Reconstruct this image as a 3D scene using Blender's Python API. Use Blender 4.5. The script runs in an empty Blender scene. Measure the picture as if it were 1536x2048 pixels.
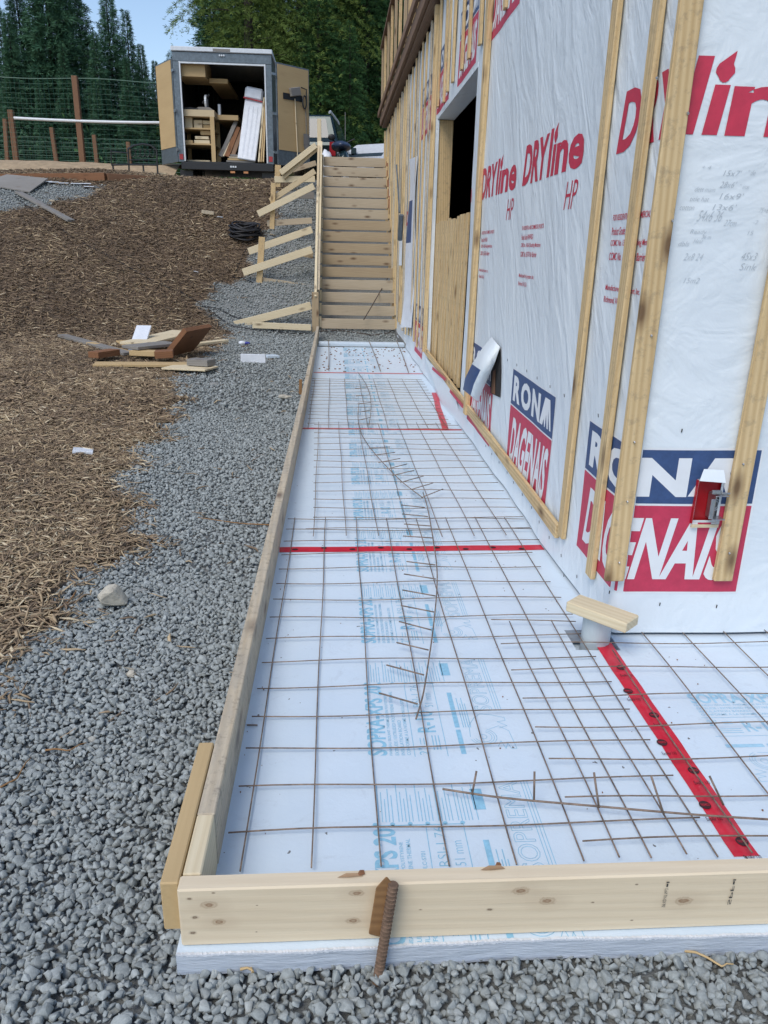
import bpy, bmesh, math, random
import numpy as np
from mathutils import Vector, Matrix, noise
S = bpy.context.scene
random.seed(7); RNG = np.random.default_rng(11)
# ------------------------------------------------------------------ camera
F_, YAW, PIT, ROL = 1500.36, .0662058, .33485878, .02208236
CAM = Vector((.20968, -1.40562, 1.28817))
fw = Vector((math.sin(YAW)*math.cos(PIT), math.cos(YAW)*math.cos(PIT), -math.sin(PIT)))
r0 = Vector((math.cos(YAW), -math.sin(YAW), 0)); u0 = r0.cross(fw)
rt = r0*math.cos(ROL)+u0*math.sin(ROL); up = -r0*math.sin(ROL)+u0*math.cos(ROL)
cd = bpy.data.cameras.new("camera"); cam = bpy.data.objects.new("camera", cd); S.collection.objects.link(cam)
cd.sensor_fit = 'VERTICAL'; cd.sensor_height = 24; cd.lens = F_/2048*24; cd.clip_start = .02; cd.clip_end = 600
mw = Matrix((( rt.x, up.x, -fw.x, CAM.x), (rt.y, up.y, -fw.y, CAM.y), (rt.z, up.z, -fw.z, CAM.z), (0,0,0,1)))
cam.matrix_world = mw; S.camera = cam
# ------------------------------------------------------------------ light
SUN_EL, SUN_AZ = math.radians(52), math.radians(215)      # azimuth clockwise from +y
w = bpy.data.worlds.new("World"); S.world = w; w.use_nodes = True
nt = w.node_tree; bg = nt.nodes['Background']
sk = nt.nodes.new('ShaderNodeTexSky'); sk.sky_type = 'NISHITA'; sk.sun_disc = False
sk.sun_elevation = SUN_EL; sk.sun_rotation = SUN_AZ; sk.air_density = 1.0; sk.dust_density = 1.0; sk.ozone_density = 0.45
nt.links.new(sk.outputs[0], bg.inputs[0]); bg.inputs[1].default_value = .12
sd = bpy.data.lights.new("sun", 'SUN'); sd.energy = 1.15; sd.angle = math.radians(30); sd.color = (1, .93, .82)
so = bpy.data.objects.new("sun", sd); S.collection.objects.link(so)
sdir = Vector((math.sin(SUN_AZ)*math.cos(SUN_EL), math.cos(SUN_AZ)*math.cos(SUN_EL), math.sin(SUN_EL)))
so.rotation_euler = sdir.to_track_quat('Z', 'Y').to_euler()
S.view_settings.view_transform = 'Standard'; S.view_settings.look = 'None'; S.view_settings.exposure = 0.70; S.view_settings.gamma = 1
S.cycles.max_bounces = 6; S.cycles.diffuse_bounces = 3
# ------------------------------------------------------------------ photo rays onto real planes
def ray(px, py): return fw + rt*((px-768)/F_) - up*((py-1024)/F_)
def gz(px, py, z=0.): d = ray(px, py); return CAM + d*((z-CAM.z)/d.z)
def gx(px, py, x): d = ray(px, py); return CAM + d*((x-CAM.x)/d.x)
def gy(px, py, y): d = ray(px, py); return CAM + d*((y-CAM.y)/d.y)
PLAT = 2.62
def y0f(x):
    return np.interp(x, [-12, -7, -4, -1.5, 1.5], [7.2, 8.2, 9.6, 11.0, 11.2])
def hgt(x, y):
    x = np.asarray(x, float); y = np.asarray(y, float)
    a = y0f(x); t = (y-a)/(14.9-a)
    s = np.clip(t, -.25, 1.2); k = .10
    lo = np.where(s < k, np.where(s < -k, 0, (s+k)**2/(4*k)), s)
    s2 = 1-lo; hi = np.where(s2 < k, np.where(s2 < -k, 0, (s2+k)**2/(4*k)), s2)
    z = -.062 + (PLAT+.062)*(1-hi)
    far = np.clip(y-15, 0, 200)
    z = z + .045*np.clip(y-17, 0, 9) + np.where(x < -1.2, .035*np.clip(far, 0, 10), 0.0)*np.clip((-1.2-x)/1.5, 0, 1)
    left = np.clip((-.25-x), 0, 3)
    z = z + (.025*left)*np.clip((y+1)/3, 0, 1)*np.clip(1-t, 0, 1)
    z = z + .012*np.exp(-((y+.42)/.16)**2)*(x > -.4)
    n = .018*np.sin(x*2.1+y*1.3)*np.sin(y*1.7-x*.8) + .010*np.sin(x*5.3+1.)*np.sin(y*4.7)
    z = z + n*np.clip((-.3-x)*2, 0, 1)
    z = z + .05*np.sin(x*1.1+.7)*np.clip(t, 0, 1)*np.clip((-.6-x), 0, 1)
    return z
def h1(x, y): return float(hgt(x, y))
def gt(px, py, off=0.):
    d = ray(px, py); t = .5; p = CAM
    while t < 60:
        q = CAM + d*t
        if q.z < h1(q.x, q.y)+off:
            lo, hi = t-.06, t
            for _ in range(18):
                m = (lo+hi)/2; q = CAM+d*m
                if q.z < h1(q.x, q.y)+off: hi = m
                else: lo = m
            return CAM+d*hi
        t += .05
    return CAM+d*t
# ------------------------------------------------------------------ mesh helpers
COL = S.collection
class MB:
    def __init__(s): s.v, s.f, s.g, s.m = [], [], [], []
    def add(s, vs, fs, gc=None, mi=0):
        o = len(s.v); s.v += [tuple(v) for v in vs]
        s.g += [tuple(g) for g in (gc if gc is not None else vs)]
        s.f += [tuple(i+o for i in f) for f in fs]; s.m += [mi]*len(fs); return s
    def board(s, p0, p1, wd, th, side=(1,0,0), mi=0, seg=1, warp=0):
        """box from p0 to p1 (centre line); wd measured along `side`, th across it"""
        p0, p1 = Vector(p0), Vector(p1); ax = p1-p0; L = ax.length; ax.normalize()
        sd_ = Vector(side); sd_ = (sd_-ax*sd_.dot(ax)).normalized(); n = ax.cross(sd_)
        off = Vector((random.random()*40, random.random()*9, random.random()*9)); vs, gc = [], []
        for i in range(seg+1):
            t = i/seg; b = warp*math.sin(t*math.pi)
            for a, c in ((-.5,-.5),(.5,-.5),(.5,.5),(-.5,.5)):
                vs.append(p0+ax*(L*t)+sd_*(a*wd)+n*(c*th+b)); gc.append(off+Vector((L*t, a*wd, c*th)))
        fs = []
        for i in range(seg):
            k = i*4
            for j in range(4): fs.append((k+j, k+(j+1)%4, k+4+(j+1)%4, k+4+j))
        fs.append((3,2,1,0)); k = seg*4; fs.append((k, k+1, k+2, k+3))
        return s.add(vs, fs, gc, mi)
    def box(s, lo, hi, mi=0, axis=0):
        lo, hi = Vector(lo), Vector(hi); c = (lo+hi)/2; d = hi-lo
        if axis == 0: return s.board((lo.x,c.y,c.z), (hi.x,c.y,c.z), d.y, d.z, (0,1,0), mi)
        if axis == 1: return s.board((c.x,lo.y,c.z), (c.x,hi.y,c.z), d.x, d.z, (1,0,0), mi)
        return s.board((c.x,c.y,lo.z), (c.x,c.y,hi.z), d.x, d.y, (1,0,0), mi)
    def tube(s, pts, r, n=6, mi=0, caps=True):
        pts = [Vector(p) for p in pts]; N = len(pts); vs = []; prev = None
        for i, p in enumerate(pts):
            t = (pts[min(i+1, N-1)]-pts[max(i-1, 0)]).normalized()
            a = prev if prev is not None else (Vector((0,0,1)) if abs(t.z) < .9 else Vector((1,0,0)))
            a = (a-t*a.dot(t)).normalized(); prev = a; b = t.cross(a)
            rr = r[i] if hasattr(r, '__len__') else r
            for j in range(n):
                an = 2*math.pi*j/n; vs.append(p+a*(rr*math.cos(an))+b*(rr*math.sin(an)))
        fs = [(i*n+j, i*n+(j+1)%n, (i+1)*n+(j+1)%n, (i+1)*n+j) for i in range(N-1) for j in range(n)]
        if caps: fs += [tuple(range(n-1, -1, -1)), tuple((N-1)*n+j for j in range(n))]
        return s.add(vs, fs, None, mi)
    def prism(s, poly, z0, z1, mi=0, M=None):
        n = len(poly); vs = [(x,y,z0) for x,y in poly]+[(x,y,z1) for x,y in poly]
        fs = [tuple(range(n-1,-1,-1)), tuple(range(n, 2*n))]+[(i,(i+1)%n,n+(i+1)%n,n+i) for i in range(n)]
        if M is not None: vs = [M @ Vector(v) for v in vs]
        return s.add(vs, fs, None, mi)
    def build(s, name, mat, parent=None, bevel=0, smooth=False, mats=None, recalc=True):
        V = np.array(s.v, float); lo, hi = V.min(0), V.max(0); o = np.array([(lo[0]+hi[0])/2, (lo[1]+hi[1])/2, lo[2]])
        if parent is not None: pass
        me = bpy.data.meshes.new(name); me.from_pydata((V-o).tolist(), [], s.f)
        at = me.attributes.new('gc', 'FLOAT_VECTOR', 'POINT'); at.data.foreach_set('vector', np.array(s.g, np.float32).ravel())
        for mm in (mats or [mat]): me.materials.append(mm)
        if mats: me.polygons.foreach_set('material_index', s.m)
        if recalc:
            bm = bmesh.new(); bm.from_mesh(me); bmesh.ops.recalc_face_normals(bm, faces=bm.faces); bm.to_mesh(me); bm.free()
        if smooth: me.polygons.foreach_set('use_smooth', [True]*len(me.polygons))
        ob = bpy.data.objects.new(name, me); COL.objects.link(ob); ob.location = o
        if parent is not None:
            ob.parent = parent; ob.location = Vector(o)-wloc(parent)
        if bevel:
            m = ob.modifiers.new('b', 'BEVEL'); m.width = bevel; m.segments = 1; m.limit_method = 'ANGLE'
        return ob
def wloc(o):
    l = Vector(o.location)
    while o.parent: o = o.parent; l += Vector(o.location)
    return l
def tag(o, label=None, cat=None, group=None, kind=None):
    if label: o['label'] = label
    if cat: o['category'] = cat
    if group: o['group'] = group
    if kind: o['kind'] = kind
    return o
def empty(name, loc, label, cat, group=None):
    o = bpy.data.objects.new(name, None); COL.objects.link(o); o.location = loc; o.empty_display_size = .1
    return tag(o, label, cat, group)
# ------------------------------------------------------------------ materials
def newmat(name, base=(.5,.5,.5), rough=.7, metal=0., spec=.5):
    m = bpy.data.materials.new(name); m.use_nodes = True; b = m.node_tree.nodes['Principled BSDF']
    b.inputs['Base Color'].default_value = (*base, 1); b.inputs['Roughness'].default_value = rough
    b.inputs['Metallic'].default_value = metal; b.inputs['Specular IOR Level'].default_value = spec
    return m
class NB:
    def __init__(s, m): s.t = m.node_tree; s.b = s.t.nodes['Principled BSDF']
    def n(s, ty, **k):
        x = s.t.nodes.new(ty)
        for a, b in k.items(): setattr(x, a, b)
        return x
    def l(s, a, b): s.t.links.new(a, b)
    def attr(s, name='gc'): x = s.n('ShaderNodeAttribute'); x.attribute_name = name; return x
    def coord(s): return s.n('ShaderNodeTexCoord').outputs['Object']
    def map(s, v, sc, loc=(0,0,0)):
        x = s.n('ShaderNodeMapping'); s.l(v, x.inputs[0]); x.inputs['Scale'].default_value = sc; x.inputs['Location'].default_value = loc; return x.outputs[0]
    def noise(s, v, sc, det=4, rough=.6, dist=0):
        x = s.n('ShaderNodeTexNoise'); s.l(v, x.inputs['Vector']); x.inputs['Scale'].default_value = sc
        x.inputs['Detail'].default_value = det; x.inputs['Roughness'].default_value = rough; x.inputs['Distortion'].default_value = dist; return x.outputs['Fac']
    def ramp(s, f, pts):
        x = s.n('ShaderNodeValToRGB'); s.l(f, x.inputs[0]); e = x.color_ramp.elements
        while len(e) < len(pts): e.new(.5)
        for i, (p, c) in enumerate(pts):
            e[i].position = p; e[i].color = (*c, 1) if hasattr(c, '__len__') else (c, c, c, 1)
        return x.outputs[0]
    def mix(s, f, a, b, mode='MIX'):
        x = s.n('ShaderNodeMix', data_type='RGBA', blend_type=mode)
        for sock, val in ((x.inputs[0], f), (x.inputs[6], a), (x.inputs[7], b)):
            if isinstance(val, (int, float)): sock.default_value = val
            elif hasattr(val, '__len__'): sock.default_value = (*val, 1)
            else: s.l(val, sock)
        return x.outputs[2]
    def math(s, op, a, b=0., c=None):
        x = s.n('ShaderNodeMath', operation=op)
        for i, v in enumerate((a, b) if c is None else (a, b, c)):
            if isinstance(v, (int, float)): x.inputs[i].default_value = v
            else: s.l(v, x.inputs[i])
        return x.outputs[0]
    def bump(s, h, dist, st=1.):
        x = s.n('ShaderNodeBump'); s.l(h, x.inputs['Height']); x.inputs['Distance'].default_value = dist; x.inputs['Strength'].default_value = st
        s.l(x.outputs[0], s.b.inputs['Normal'])
    def col(s, c): s.l(c, s.b.inputs['Base Color'])
def wood(name, base, dark, knot=(.10,.05,.025), grey=0., dirt=0., knots=1., sc=1., rough=.75, wave=.38):
    m = newmat(name, base, rough, spec=.3); N = NB(m); g = N.attr().outputs['Vector']
    big = N.noise(N.map(g, (1.2*sc, 5*sc, 5*sc)), 1, 3)
    v = N.map(g, (.55*sc, 9*sc, 9*sc))
    ds = N.noise(v, 1.0, 2)
    wv = N.n('ShaderNodeTexWave', wave_type='BANDS', bands_direction='DIAGONAL'); N.l(N.map(g, (1.0*sc, 26*sc, 26*sc)), wv.inputs[0])
    wv.inputs['Scale'].default_value = 1.1; wv.inputs['Distortion'].default_value = 5; wv.inputs['Detail'].default_value = 2; wv.inputs['Detail Scale'].default_value = .6
    fine = N.noise(N.map(g, (6*sc, 210*sc, 210*sc)), 1, 3)
    f = N.math('ADD', N.math('MULTIPLY', wv.outputs['Fac'], wave), N.math('MULTIPLY', fine, .45))
    f = N.math('ADD', f, N.math('MULTIPLY', N.math('SUBTRACT', big, .5), .9))
    c = N.ramp(f, [(.12, base), (.85, dark)])
    vo = N.n('ShaderNodeTexVoronoi'); N.l(N.map(g, (3.1*sc, 8*sc, 8*sc)), vo.inputs['Vector']); vo.inputs['Scale'].default_value = 1
    kf = N.ramp(vo.outputs['Distance'], [(.06, 1.), (.13, .55), (.24, 0.)])
    c = N.mix(N.math('MULTIPLY', kf, .85*knots), c, knot)
    if grey:
        gr = N.noise(N.map(g, (3, 14, 14)), 1.3, 5, .7)
        c = N.mix(N.math('MULTIPLY', N.ramp(gr, [(.35, 0.), (.6, 1.)]), grey), c, (.30,.29,.265))
    if dirt:
        dn = N.noise(N.coord(), 28, 6, .75)
        c = N.mix(N.math('MULTIPLY', N.ramp(dn, [(.52, 0.), (.66, 1.)]), dirt), c, (.13,.12,.105))
    N.col(c); N.bump(N.math('ADD', fine, N.math('MULTIPLY', wv.outputs['Fac'], .5)), .0008, .6)
    return m
M = {}
M['spruce'] = wood('fresh_spruce', (.60,.50,.33), (.47,.36,.215))
M['pale'] = wood('pale_spruce', (.70,.61,.43), (.58,.48,.31), knots=.8)
M['strap'] = wood('weathered_strapping', (.66,.50,.28), (.50,.35,.175), dirt=.32, knots=1., wave=.5)
M['grey'] = wood('concrete_stained_board', (.60,.51,.37), (.47,.38,.26), grey=.45, dirt=.5)
M['riser'] = wood('stair_riser_wood', (.50,.42,.31), (.37,.30,.21), knots=1.)
M['riserd'] = wood('yellow_riser_wood', (.44,.345,.225), (.32,.24,.15), knots=1.)
M['brown'] = wood('treated_brown_wood', (.25,.12,.06), (.17,.08,.04))
M['post'] = wood('brown_post_wood', (.22,.12,.07), (.15,.08,.045))
M['fascia'] = wood('brown_fascia_wood', (.25,.16,.105), (.17,.105,.07), knots=.4)
M['ply'] = wood('plywood', (.52,.38,.20), (.40,.28,.14), knots=.1, sc=.6, wave=.06)
M['oldgrey'] = wood('old_grey_plank', (.26,.25,.235), (.18,.17,.155), knots=.5)
M['knotw'] = wood('torn_knot_wood', (.42,.28,.17), (.28,.17,.09), knots=0.)
M['stk'] = wood('wedge_wood', (.30,.17,.075), (.19,.10,.045), knots=.2)
def simple(name, c, rough=.7, metal=0., var=.12, sc=12, bump=0., spec=.5):
    m = newmat(name, c, rough, metal, spec); N = NB(m); co = N.coord(); n = N.noise(co, sc, 5, .65)
    a = tuple(x*(1-var) for x in c); b = tuple(min(1, x*(1+var)) for x in c)
    N.col(N.ramp(n, [(.3, a), (.7, b)]))
    if bump: N.bump(n, bump)
    return m
M['navy'] = simple('navy_print', (.035,.075,.19), .5, var=.15, sc=40)
M['red'] = simple('red_print', (.50,.035,.085), .5, var=.12, sc=30)
M['redtxt'] = simple('red_lettering', (.52,.03,.07), .5, var=.1, sc=30)
M['white'] = simple('white_print', (.72,.75,.78), .5, var=.04)
M['black'] = simple('black_plastic', (.012,.013,.016), .45)
M['blackmetal'] = simple('black_metal', (.012,.013,.014), .4)
M['navydark'] = simple('dark_blue_sheathing', (.018,.032,.06), .6)
M['steel'] = simple('galvanised_steel', (.42,.44,.46), .35, .9, .2, 30)
M['frame'] = simple('grey_trailer_frame', (.13,.16,.185), .4, .4, .25, 20)
M['alu'] = simple('white_aluminium', (.62,.66,.70), .4, .1, .08, 20)
M['tbody'] = simple('black_trailer_skin', (.015,.018,.024), .35)
M['wrapwhite'] = simple('white_plastic', (.70,.74,.80), .35, 0, .08, 9, .004)
M['rust'] = simple('rusty_rebar', (.17,.11,.075), .85, .2, .35, 60, .0015)
M['wire'] = simple('mesh_wire', (.235,.175,.135), .55, .3, .5, 35)
M['pvc'] = simple('pale_grey_pvc', (.50,.56,.58), .4, 0, .05, 9)
M['concrete'] = simple('grey_concrete', (.20,.20,.19), .9, 0, .25, 14, .003)
M['tyre'] = simple('tyre_rubber', (.012,.012,.013), .8)
M['redlens'] = simple('red_lens', (.35,.01,.02), .25)
M['amber'] = simple('amber_lens', (.5,.22,.08), .3)
M['carpaint'] = simple('dark_green_paint', (.012,.030,.036), .18, .3, .1, 3)
M['carwhite'] = simple('white_paint', (.62,.66,.70), .25)
M['glass'] = simple('dark_window_glass', (.05,.075,.10), .08, 0, .1, 3)
M['boxred'] = simple('red_vapour_tape', (.36,.006,.012), .35)
M['shadeint'] = simple('interior_shade', (.012,.011,.011), .9)  # near-black colour standing in for shade inside house, trailer and torn hole
M['rock'] = simple('beige_rock', (.46,.43,.36), .85, 0, .3, 22, .006)
M['stonegrey'] = simple('grey_stone', (.27,.28,.27), .85, 0, .25, 22, .006)
M['rope'] = simple('black_cable', (.012,.012,.015), .6)
M['brownwire'] = simple('brown_cord', (.06,.04,.028), .7)
M['blueink'] = simple('blue_foam_print', (.27,.53,.70), .6, 0, .15, 60)
M['lblueink'] = simple('pale_blue_foam_print', (.36,.60,.76), .6, 0, .12, 60)
M['pencil'] = simple('pencil_writing', (.47,.52,.56), .7)
M['stamp'] = simple('black_stamp', (.06,.055,.05), .8)
M['blacklogo'] = simple('black_tape_print', (.04,.006,.01), .5)
M['greenwire'] = simple('green_fence_wire', (.012,.085,.055), .5)
M['bluebit'] = simple('blue_plastic', (.04,.05,.30), .4)
M['sand'] = simple('sand', (.36,.27,.17), .95, 0, .25, 6, .02)
def foam_mat():
    m = newmat('pale_blue_foam', (.66,.74,.82), .42, spec=.45); N = NB(m); co = N.coord()
    n = N.noise(co, 3.5, 4); fine = N.noise(co, 90, 3); d = N.noise(co, 46, 2, .5)
    c = N.ramp(n, [(.3, (.59,.70,.80)), (.7, (.65,.755,.845))])
    c = N.mix(N.ramp(d, [(.755, 0.), (.77, 1.)]), c, (.16,.17,.18))
    sm = N.noise(co, 9, 6, .8, 1.5); c = N.mix(N.math('MULTIPLY', N.ramp(sm, [(.56, 0.), (.72, 1.)]), .35), c, (.42,.48,.54))
    N.col(c); N.bump(N.math('ADD', N.math('MULTIPLY', n, 3.), fine), .0015, .5); N.l(N.ramp(sm, [(.3, .32), (.7, .6)]), N.b.inputs['Roughness']); return m
M['foam'] = foam_mat()
def foam_edge():
    m = newmat('cut_foam_edge', (.5,.56,.62), .5); N = NB(m); co = N.coord()
    v = N.noise(N.map(co, (3, 3, 60)), 1, 5, .7, .6); c = N.ramp(v, [(.3, (.40,.45,.52)), (.62, (.50,.56,.64)), (.72, (.78,.84,.9))])
    N.col(c); N.bump(N.noise(N.map(co, (14, 14, 90)), 1, 5), .004); return m
M['foamedge'] = foam_edge()
def wrap_mat():
    m = newmat('white_house_wrap', (.60,.645,.69), .42, spec=.4); N = NB(m); co = N.coord()
    n = N.noise(co, 1.6, 4); sm = N.noise(co, 14, 6, .75, .8)
    c = N.ramp(n, [(.3, (.66,.725,.775)), (.7, (.72,.78,.82))])
    c = N.mix(N.math('MULTIPLY', N.ramp(sm, [(.58, 0.), (.75, 1.)]), .22), c, (.40,.43,.46))
    N.col(c)
    v = N.n('ShaderNodeVectorRotate', rotation_type='X_AXIS'); N.l(co, v.inputs[0]); v.inputs['Angle'].default_value = .6
    wr = N.noise(N.map(v.outputs[0], (3, 9, 2.2)), 1, 3, .5, 1.2); wr2 = N.noise(co, 9, 3, .55, 1.5); wr3 = N.noise(co, 45, 2)
    h = N.math('ADD', N.math('MULTIPLY', wr, 1.6), N.math('ADD', N.math('MULTIPLY', wr2, .5), N.math('MULTIPLY', wr3, .05)))
    N.bump(h, .012, .62); return m
M['wrap'] = wrap_mat()
def tape_mat():
    m = newmat('glossy_red_tape', (.62,.012,.035), .28); N = NB(m); co = N.coord()
    N.col(N.ramp(N.noise(co, 16, 4), [(.3, (.50,.008,.03)), (.7, (.66,.016,.045))])); N.bump(N.noise(N.map(co, (30, 30, 30)), 1, 3), .002, .5); return m
M['tape'] = tape_mat()
def stone_mat():
    m = newmat('crushed_grey_stone', (.2,.21,.22), .8, spec=.35); N = NB(m); a = N.attr('rnd').outputs['Fac']; co = N.coord()
    c = N.ramp(a, [(0, (.165,.185,.185)), (.35, (.245,.270,.268)), (.7, (.335,.365,.36)), (.93, (.46,.49,.48)), (1, (.42,.37,.29))])
    n = N.noise(co, 90, 5, .7); c = N.mix(.5, c, N.ramp(n, [(.3, (.15,.168,.168)), (.7, (.46,.50,.495))])); N.col(c)
    N.bump(n, .002, .6); return m
M['stone'] = stone_mat()
def chip_mat():
    m = newmat('shredded_bark', (.3,.2,.1), .9, spec=.2); N = NB(m); a = N.attr('rnd').outputs['Fac']; co = N.coord()
    c = N.ramp(a, [(0, (.10,.080,.066)), (.35, (.21,.150,.105)), (.6, (.37,.275,.175)), (.85, (.60,.475,.30)), (1, (.76,.66,.47))])
    N.col(N.mix(.25, c, N.ramp(N.noise(co, 60, 4), [(.3, (.10,.075,.055)), (.7, (.44,.34,.22))]))); return m
M['chip'] = chip_mat()
def ground_mat():
    m = newmat('ground_soil', (.1,.09,.08), .95, spec=.2); N = NB(m); a = N.attr('zone').outputs['Fac']; co = N.coord()
    n = N.noise(co, 55, 5, .75); n2 = N.noise(co, 8, 4)
    gcol = N.ramp(n, [(.3, (.15,.16,.16)), (.7, (.30,.315,.315))]); mc = N.ramp(n, [(.3, (.09,.065,.05)), (.7, (.22,.16,.11))])
    c = N.mix(a, gcol, mc)
    s = N.attr('sandy').outputs['Fac']; c = N.mix(s, c, N.ramp(n2, [(.3, (.24,.18,.12)), (.7, (.36,.28,.19))]))
    N.col(c); N.bump(n, .012); return m
M['ground'] = ground_mat()
def leaf_mat(name, lo, mid, hi):
    m = newmat(name, mid, .75, spec=.15); N = NB(m); a = N.attr('rnd').outputs['Fac']
    N.col(N.ramp(a, [(0, lo), (.6, mid), (1, hi)])); return m
M['spr'] = leaf_mat('dark_spruce_needles', (.028,.07,.040), (.066,.155,.088), (.13,.24,.13))
M['hem'] = leaf_mat('yellow_green_needles', (.04,.075,.02), (.12,.18,.042), (.24,.29,.08))
M['mid'] = leaf_mat('mid_green_needles', (.020,.055,.020), (.048,.115,.040), (.095,.20,.065))
M['bark'] = simple('tree_bark', (.035,.028,.023), .95, 0, .3, 8, .02)
# ------------------------------------------------------------------ zones of the ground
bnd = [(-60,1420),(0,1345),(60,1275),(115,1190),(185,1140),(245,1105),(278,1050),(240,1000),(232,955),(262,900),(330,855),(352,800),(330,760),(420,700),(455,660),(395,610),(430,575),(505,545),(500,500),(545,450),(560,400),(600,362)]
bw = [gt(*p) for p in bnd]
POLY = [(p.x, p.y) for p in bw]+[(bw[-1].x+.1, 15.6), (-14, 15.6), (-14, bw[0].y-.4), (bw[0].x-.6, bw[0].y-.4)]
def inpoly(X, Y, P):
    ins = np.zeros(X.shape, bool); n = len(P)
    for i in range(n):
        x1, y1 = P[i]; x2, y2 = P[(i+1) % n]
        if y1 == y2: continue
        c = ((y1 > Y) != (y2 > Y)) & (X < (x2-x1)*(Y-y1)/(y2-y1)+x1); ins ^= c
    return ins
g1, g2, g3, g4 = gt(0, 372), gt(190, 372), gt(160, 400), gt(0, 420)
DARKP = [(p.x, p.y) for p in (gt(-40,368), gt(100,366), gt(215,372), gt(150,398), gt(95,412), gt(-40,425))]
def zone(X, Y):
    X = np.asarray(X, float); Y = np.asarray(Y, float)
    jx = X+.07*np.sin(Y*9)+.04*np.sin(Y*23+X*5); jy = Y+.06*np.sin(X*11)
    return inpoly(jx, jy, POLY) & ~inpoly(jx, jy, DARKP)
# ground sheet
xs = np.unique(np.round(np.concatenate([np.linspace(-160,-14,20), np.arange(-14,-7,.3), np.arange(-7, 1.5, .09), np.arange(1.5, 4, .4), np.linspace(4,160,20)]), 3))
ys = np.unique(np.round(np.concatenate([np.linspace(-60,-3,10), np.arange(-3, 17, .10), np.arange(17, 30, .5), np.linspace(30, 260, 24)]), 3))
XX, YY = np.meshgrid(xs, ys); ZZ = hgt(XX, YY)
ZZ = ZZ-.014*(YY < 15.4); stair_ = (XX > -.10) & (YY > 11.1) & (YY < 14.5); ZZ = np.where(stair_, np.minimum(ZZ, ZZ-.35*np.clip((YY-11.1)/.6, 0, 1)), ZZ)
under = (XX > -.14) & (YY > -.25) & (YY < 10.2)
ZZ = np.where(under, -.075, ZZ)
nx, ny = len(xs), len(ys)
me = bpy.data.meshes.new('ground'); idx = np.arange(nx*ny).reshape(ny, nx)
q = np.stack([idx[:-1,:-1], idx[:-1,1:], idx[1:,1:], idx[1:,:-1]], -1).reshape(-1, 4)
me.from_pydata(np.stack([XX, YY, ZZ], -1).reshape(-1, 3).tolist(), [], q.tolist())
zz = zone(XX.ravel(), YY.ravel()).astype(np.float32)
sandy = (np.clip((YY.ravel()-15.6)/.8, 0, 1)*(XX.ravel() < 8)).astype(np.float32)
me.attributes.new('zone', 'FLOAT', 'POINT').data.foreach_set('value', zz); me.attributes.new('sandy', 'FLOAT', 'POINT').data.foreach_set('value', sandy)
me.materials.append(M['ground']); me.polygons.foreach_set('use_smooth', [True]*len(me.polygons))
go = bpy.data.objects.new('ground', me); COL.objects.link(go); tag(go, 'gravel and bark ground rising up a bank', 'ground', kind='structure')
# ------------------------------------------------------------------ scattering
def hull(npts, sx, sy, sz, rng, bev):
    bm = bmesh.new()
    for _ in range(npts):
        v = Vector(rng.normal(size=3)).normalized(); bm.verts.new((v.x*sx*rng.uniform(.8,1), v.y*sy*rng.uniform(.8,1), v.z*sz*rng.uniform(.8,1)))
    r = bmesh.ops.convex_hull(bm, input=bm.verts)
    bmesh.ops.delete(bm, geom=[v for v in bm.verts if not v.link_faces], context='VERTS')
    if bev:
        bmesh.ops.dissolve_limit(bm, angle_limit=.35, verts=bm.verts, edges=bm.edges)
        bmesh.ops.bevel(bm, geom=list(bm.edges), offset=bev, segments=1, affect='EDGES')
    bmesh.ops.triangulate(bm, faces=bm.faces)
    bm.verts.ensure_lookup_table(); V = np.array([v.co[:] for v in bm.verts]); T = np.array([[v.index for v in f.verts] for f in bm.faces]); bm.free()
    return V, T
def rotmats(n, rng, tilt):
    a = rng.uniform(0, 2*np.pi, n); b = rng.normal(0, tilt, n); c = rng.normal(0, tilt, n)
    ca, sa, cb, sb, cc, sc = np.cos(a), np.sin(a), np.cos(b), np.sin(b), np.cos(c), np.sin(c)
    z, o = np.zeros(n), np.ones(n)
    Rz = np.array([[ca,-sa,z],[sa,ca,z],[z,z,o]]).transpose(2,0,1)
    Ry = np.array([[cb,z,sb],[z,o,z],[-sb,z,cb]]).transpose(2,0,1)
    Rx = np.array([[o,z,z],[z,cc,-sc],[z,sc,cc]]).transpose(2,0,1)
    return Rz @ Ry @ Rx, a
def scatter(name, variants, P, scale, Rm, rnd, mat, label, cat, smooth=False):
    n = len(P); vi = RNG.integers(0, len(variants), n); VV, TT, RR = [], [], []; o = 0
    for k, (V, T) in enumerate(variants):
        s = np.where(vi == k)[0]
        if not len(s): continue
        W = np.einsum('nij,vj->nvi', Rm[s], V)*scale[s][:, None, None] + P[s][:, None, :]
        VV.append(W.reshape(-1, 3)); TT.append((T[None]+(np.arange(len(s))*len(V))[:, None, None]+o).reshape(-1, 3)); RR.append(np.repeat(rnd[s], len(V))); o += len(s)*len(V)
    V = np.concatenate(VV); T = np.concatenate(TT); R = np.concatenate(RR)
    return rawmesh(name, V, T, R, mat, label, cat, smooth)
def rawmesh(name, V, T, R, mat, label=None, cat=None, smooth=False, link=True):
    me = bpy.data.meshes.new(name); me.vertices.add(len(V)); me.vertices.foreach_set('co', V.astype(np.float32).ravel())
    k = T.shape[1]; me.loops.add(len(T)*k); me.loops.foreach_set('vertex_index', T.astype(np.int32).ravel())
    me.polygons.add(len(T)); me.polygons.foreach_set('loop_start', np.arange(0, len(T)*k, k, dtype=np.int32))
    if smooth: me.polygons.foreach_set('use_smooth', np.ones(len(T), bool))
    me.update(calc_edges=True); me.attributes.new('rnd', 'FLOAT', 'POINT').data.foreach_set('value', R.astype(np.float32))
    me.materials.append(mat)
    if not link: return me
    ob = bpy.data.objects.new(name, me); COL.objects.link(ob); return tag(ob, label, cat, kind='stuff')
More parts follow.
